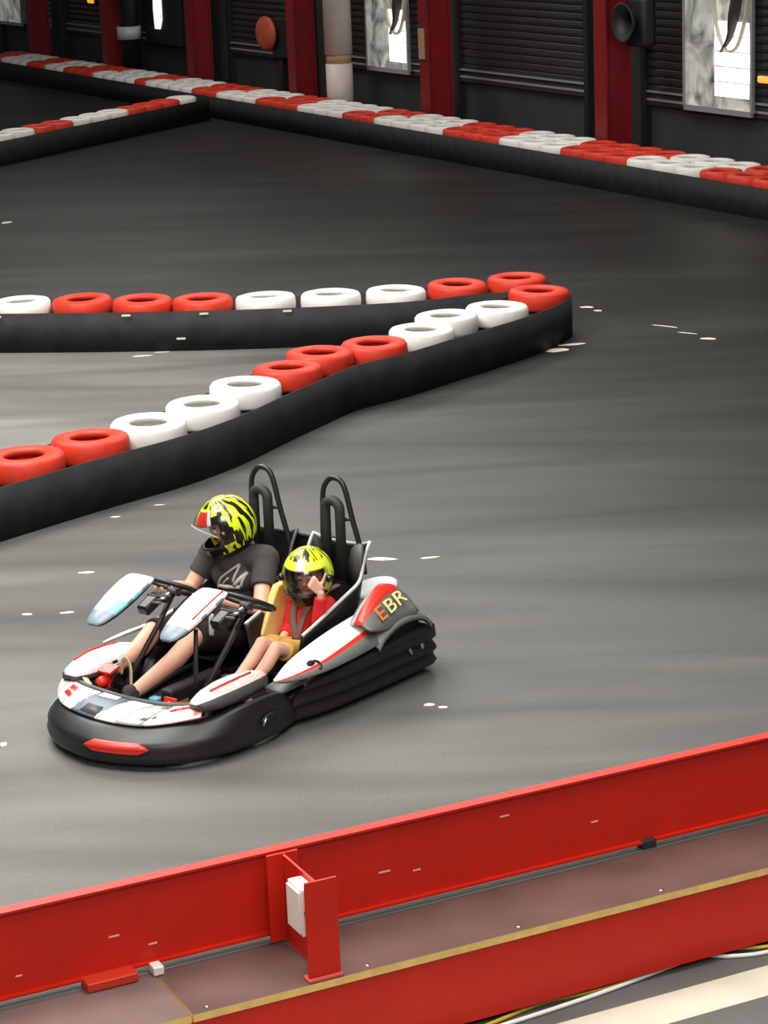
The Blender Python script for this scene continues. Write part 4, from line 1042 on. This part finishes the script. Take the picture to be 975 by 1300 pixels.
organic('red_top', P, .007, M_redcl, child, COF, 3)
mb = MB(); mb.tube([V((-.50, .28, .572)) + V((.075*math.cos(a), .075*math.sin(a), -.02*math.cos(a))) for a in [2*PI*k/20 for k in range(20)]], .014, 8, closed=True); obj('collar', mb, M_mustard, child, COF)
P = [(hpL, hpR, .09, .09), (V((-.45, .28, .27)), V((-.45, .28, .31)), .09, .09)]
for hp, kn in ((hpL, knL), (hpR, knR)): P += [(hp, hp.lerp(kn, .80), .08, .066, 1, 0)]
organic('shorts', P, .007, M_mustard, child, COF, 3)
for an in (anL, anR):
    organic('sock', [(an + V((-.05, 0, .045)), an + V((.0, 0, -.0)), .037, .036, 0, 1)], .006, M_pinkcl, child, COF, 2)
    shoe('shoe', an + V((.01, 0, -.02)), an + V((.10, 0, -.03)), M_pinkcl, M_wpanel, child, COF, .72)
def fr_child(az, el):
    if el < -.30 and abs(az) < 1.2: return 1
    if -.25 < az < .18 and .44 < el < .9: return 3
    if abs(az) < 1.5 and el < .82: return 4
    if el < -.72: return 1
    return 0
hm2, P4 = helmet(HC, child, COF, 1.2, 0., fr_child)
mb = MB(); mb.loft([[P4 @ (helmet_pt(a, el, 1.045)*1.2) for a in (-.22, -.12, -.02)] for el in [-.30+.07*k for k in range(11)]], closed=False); obj('visor_reflection_strip', mb, M_lgrey, hm2, COF, thick=.003)  # pale strip laid on the visor as a painted reflection streak

# foam pad wedged between the seats
r = tag(MBo := obj('foam_pad', MB().prism([(-.56,.05,.61),(-.515,.05,.638),(-.43,.05,.632),(-.33,.05,.49),(-.25,.05,.37),(-.28,.05,.31),(-.36,.05,.29),(-.50,.05,.38),(-.58,.05,.53)], (0, .055, 0)), M_foam), 'pale yellow foam pad wedged upright between the adult and the child', 'cushion', None, 'thing')
r.location = KO; r.rotation_euler = (0, 0, KR)
md = r.modifiers.new('bev', 'BEVEL'); md.width = .012; md.segments = 3

# ------------------------------------------------------------------ light
w = bpy.data.worlds.new('world'); SC.world = w; w.use_nodes = True
w.node_tree.nodes['Background'].inputs[0].default_value = (.95, .98, 1, 1); w.node_tree.nodes['Background'].inputs[1].default_value = .10
def area(name, loc, target, sx, sy, power, col=(1, .97, .92)):
    l = bpy.data.lights.new(name, 'AREA'); l.shape = 'RECTANGLE'; l.size = sx; l.size_y = sy; l.energy = power; l.color = col
    o = bpy.data.objects.new(name, l); COL.objects.link(o); o.location = loc
    o.rotation_euler = (V(target)-V(loc)).to_track_quat('-Z', 'Y').to_euler(); return o
area('hall_and_fill_lamp', (-3.5, 12, 8), (-3.5, 12.01, 0), 5, 5, 1050)
area('hall_and_fill_lamp', (2.5, 9, 8), (2.5, 9.01, 0), 5, 4, 560)
area('hall_and_fill_lamp', (-4.5, 20, 8), (-4.5, 20.01, 0), 5, 5, 1250)
area('hall_and_fill_lamp', (2, 25, 8), (2, 25.01, 0), 4, 4, 500)
area('hall_and_fill_lamp', (0, 34, 8), (0, 34.01, 0), 5, 4, 430)
area('hall_and_fill_lamp', (-5, 44, 8), (-5, 44.01, 0), 5, 4, 330)
area('hall_and_fill_lamp', (0, -1, 9), (0, 6, 0), 7, 4, 900)  # fill light added behind the camera to brighten surfaces facing it

SC.view_settings.view_transform = 'Standard'; SC.view_settings.look = 'None'; SC.view_settings.gamma = 1; SC.view_settings.use_curve_mapping = False
SC.view_settings.exposure = 0.
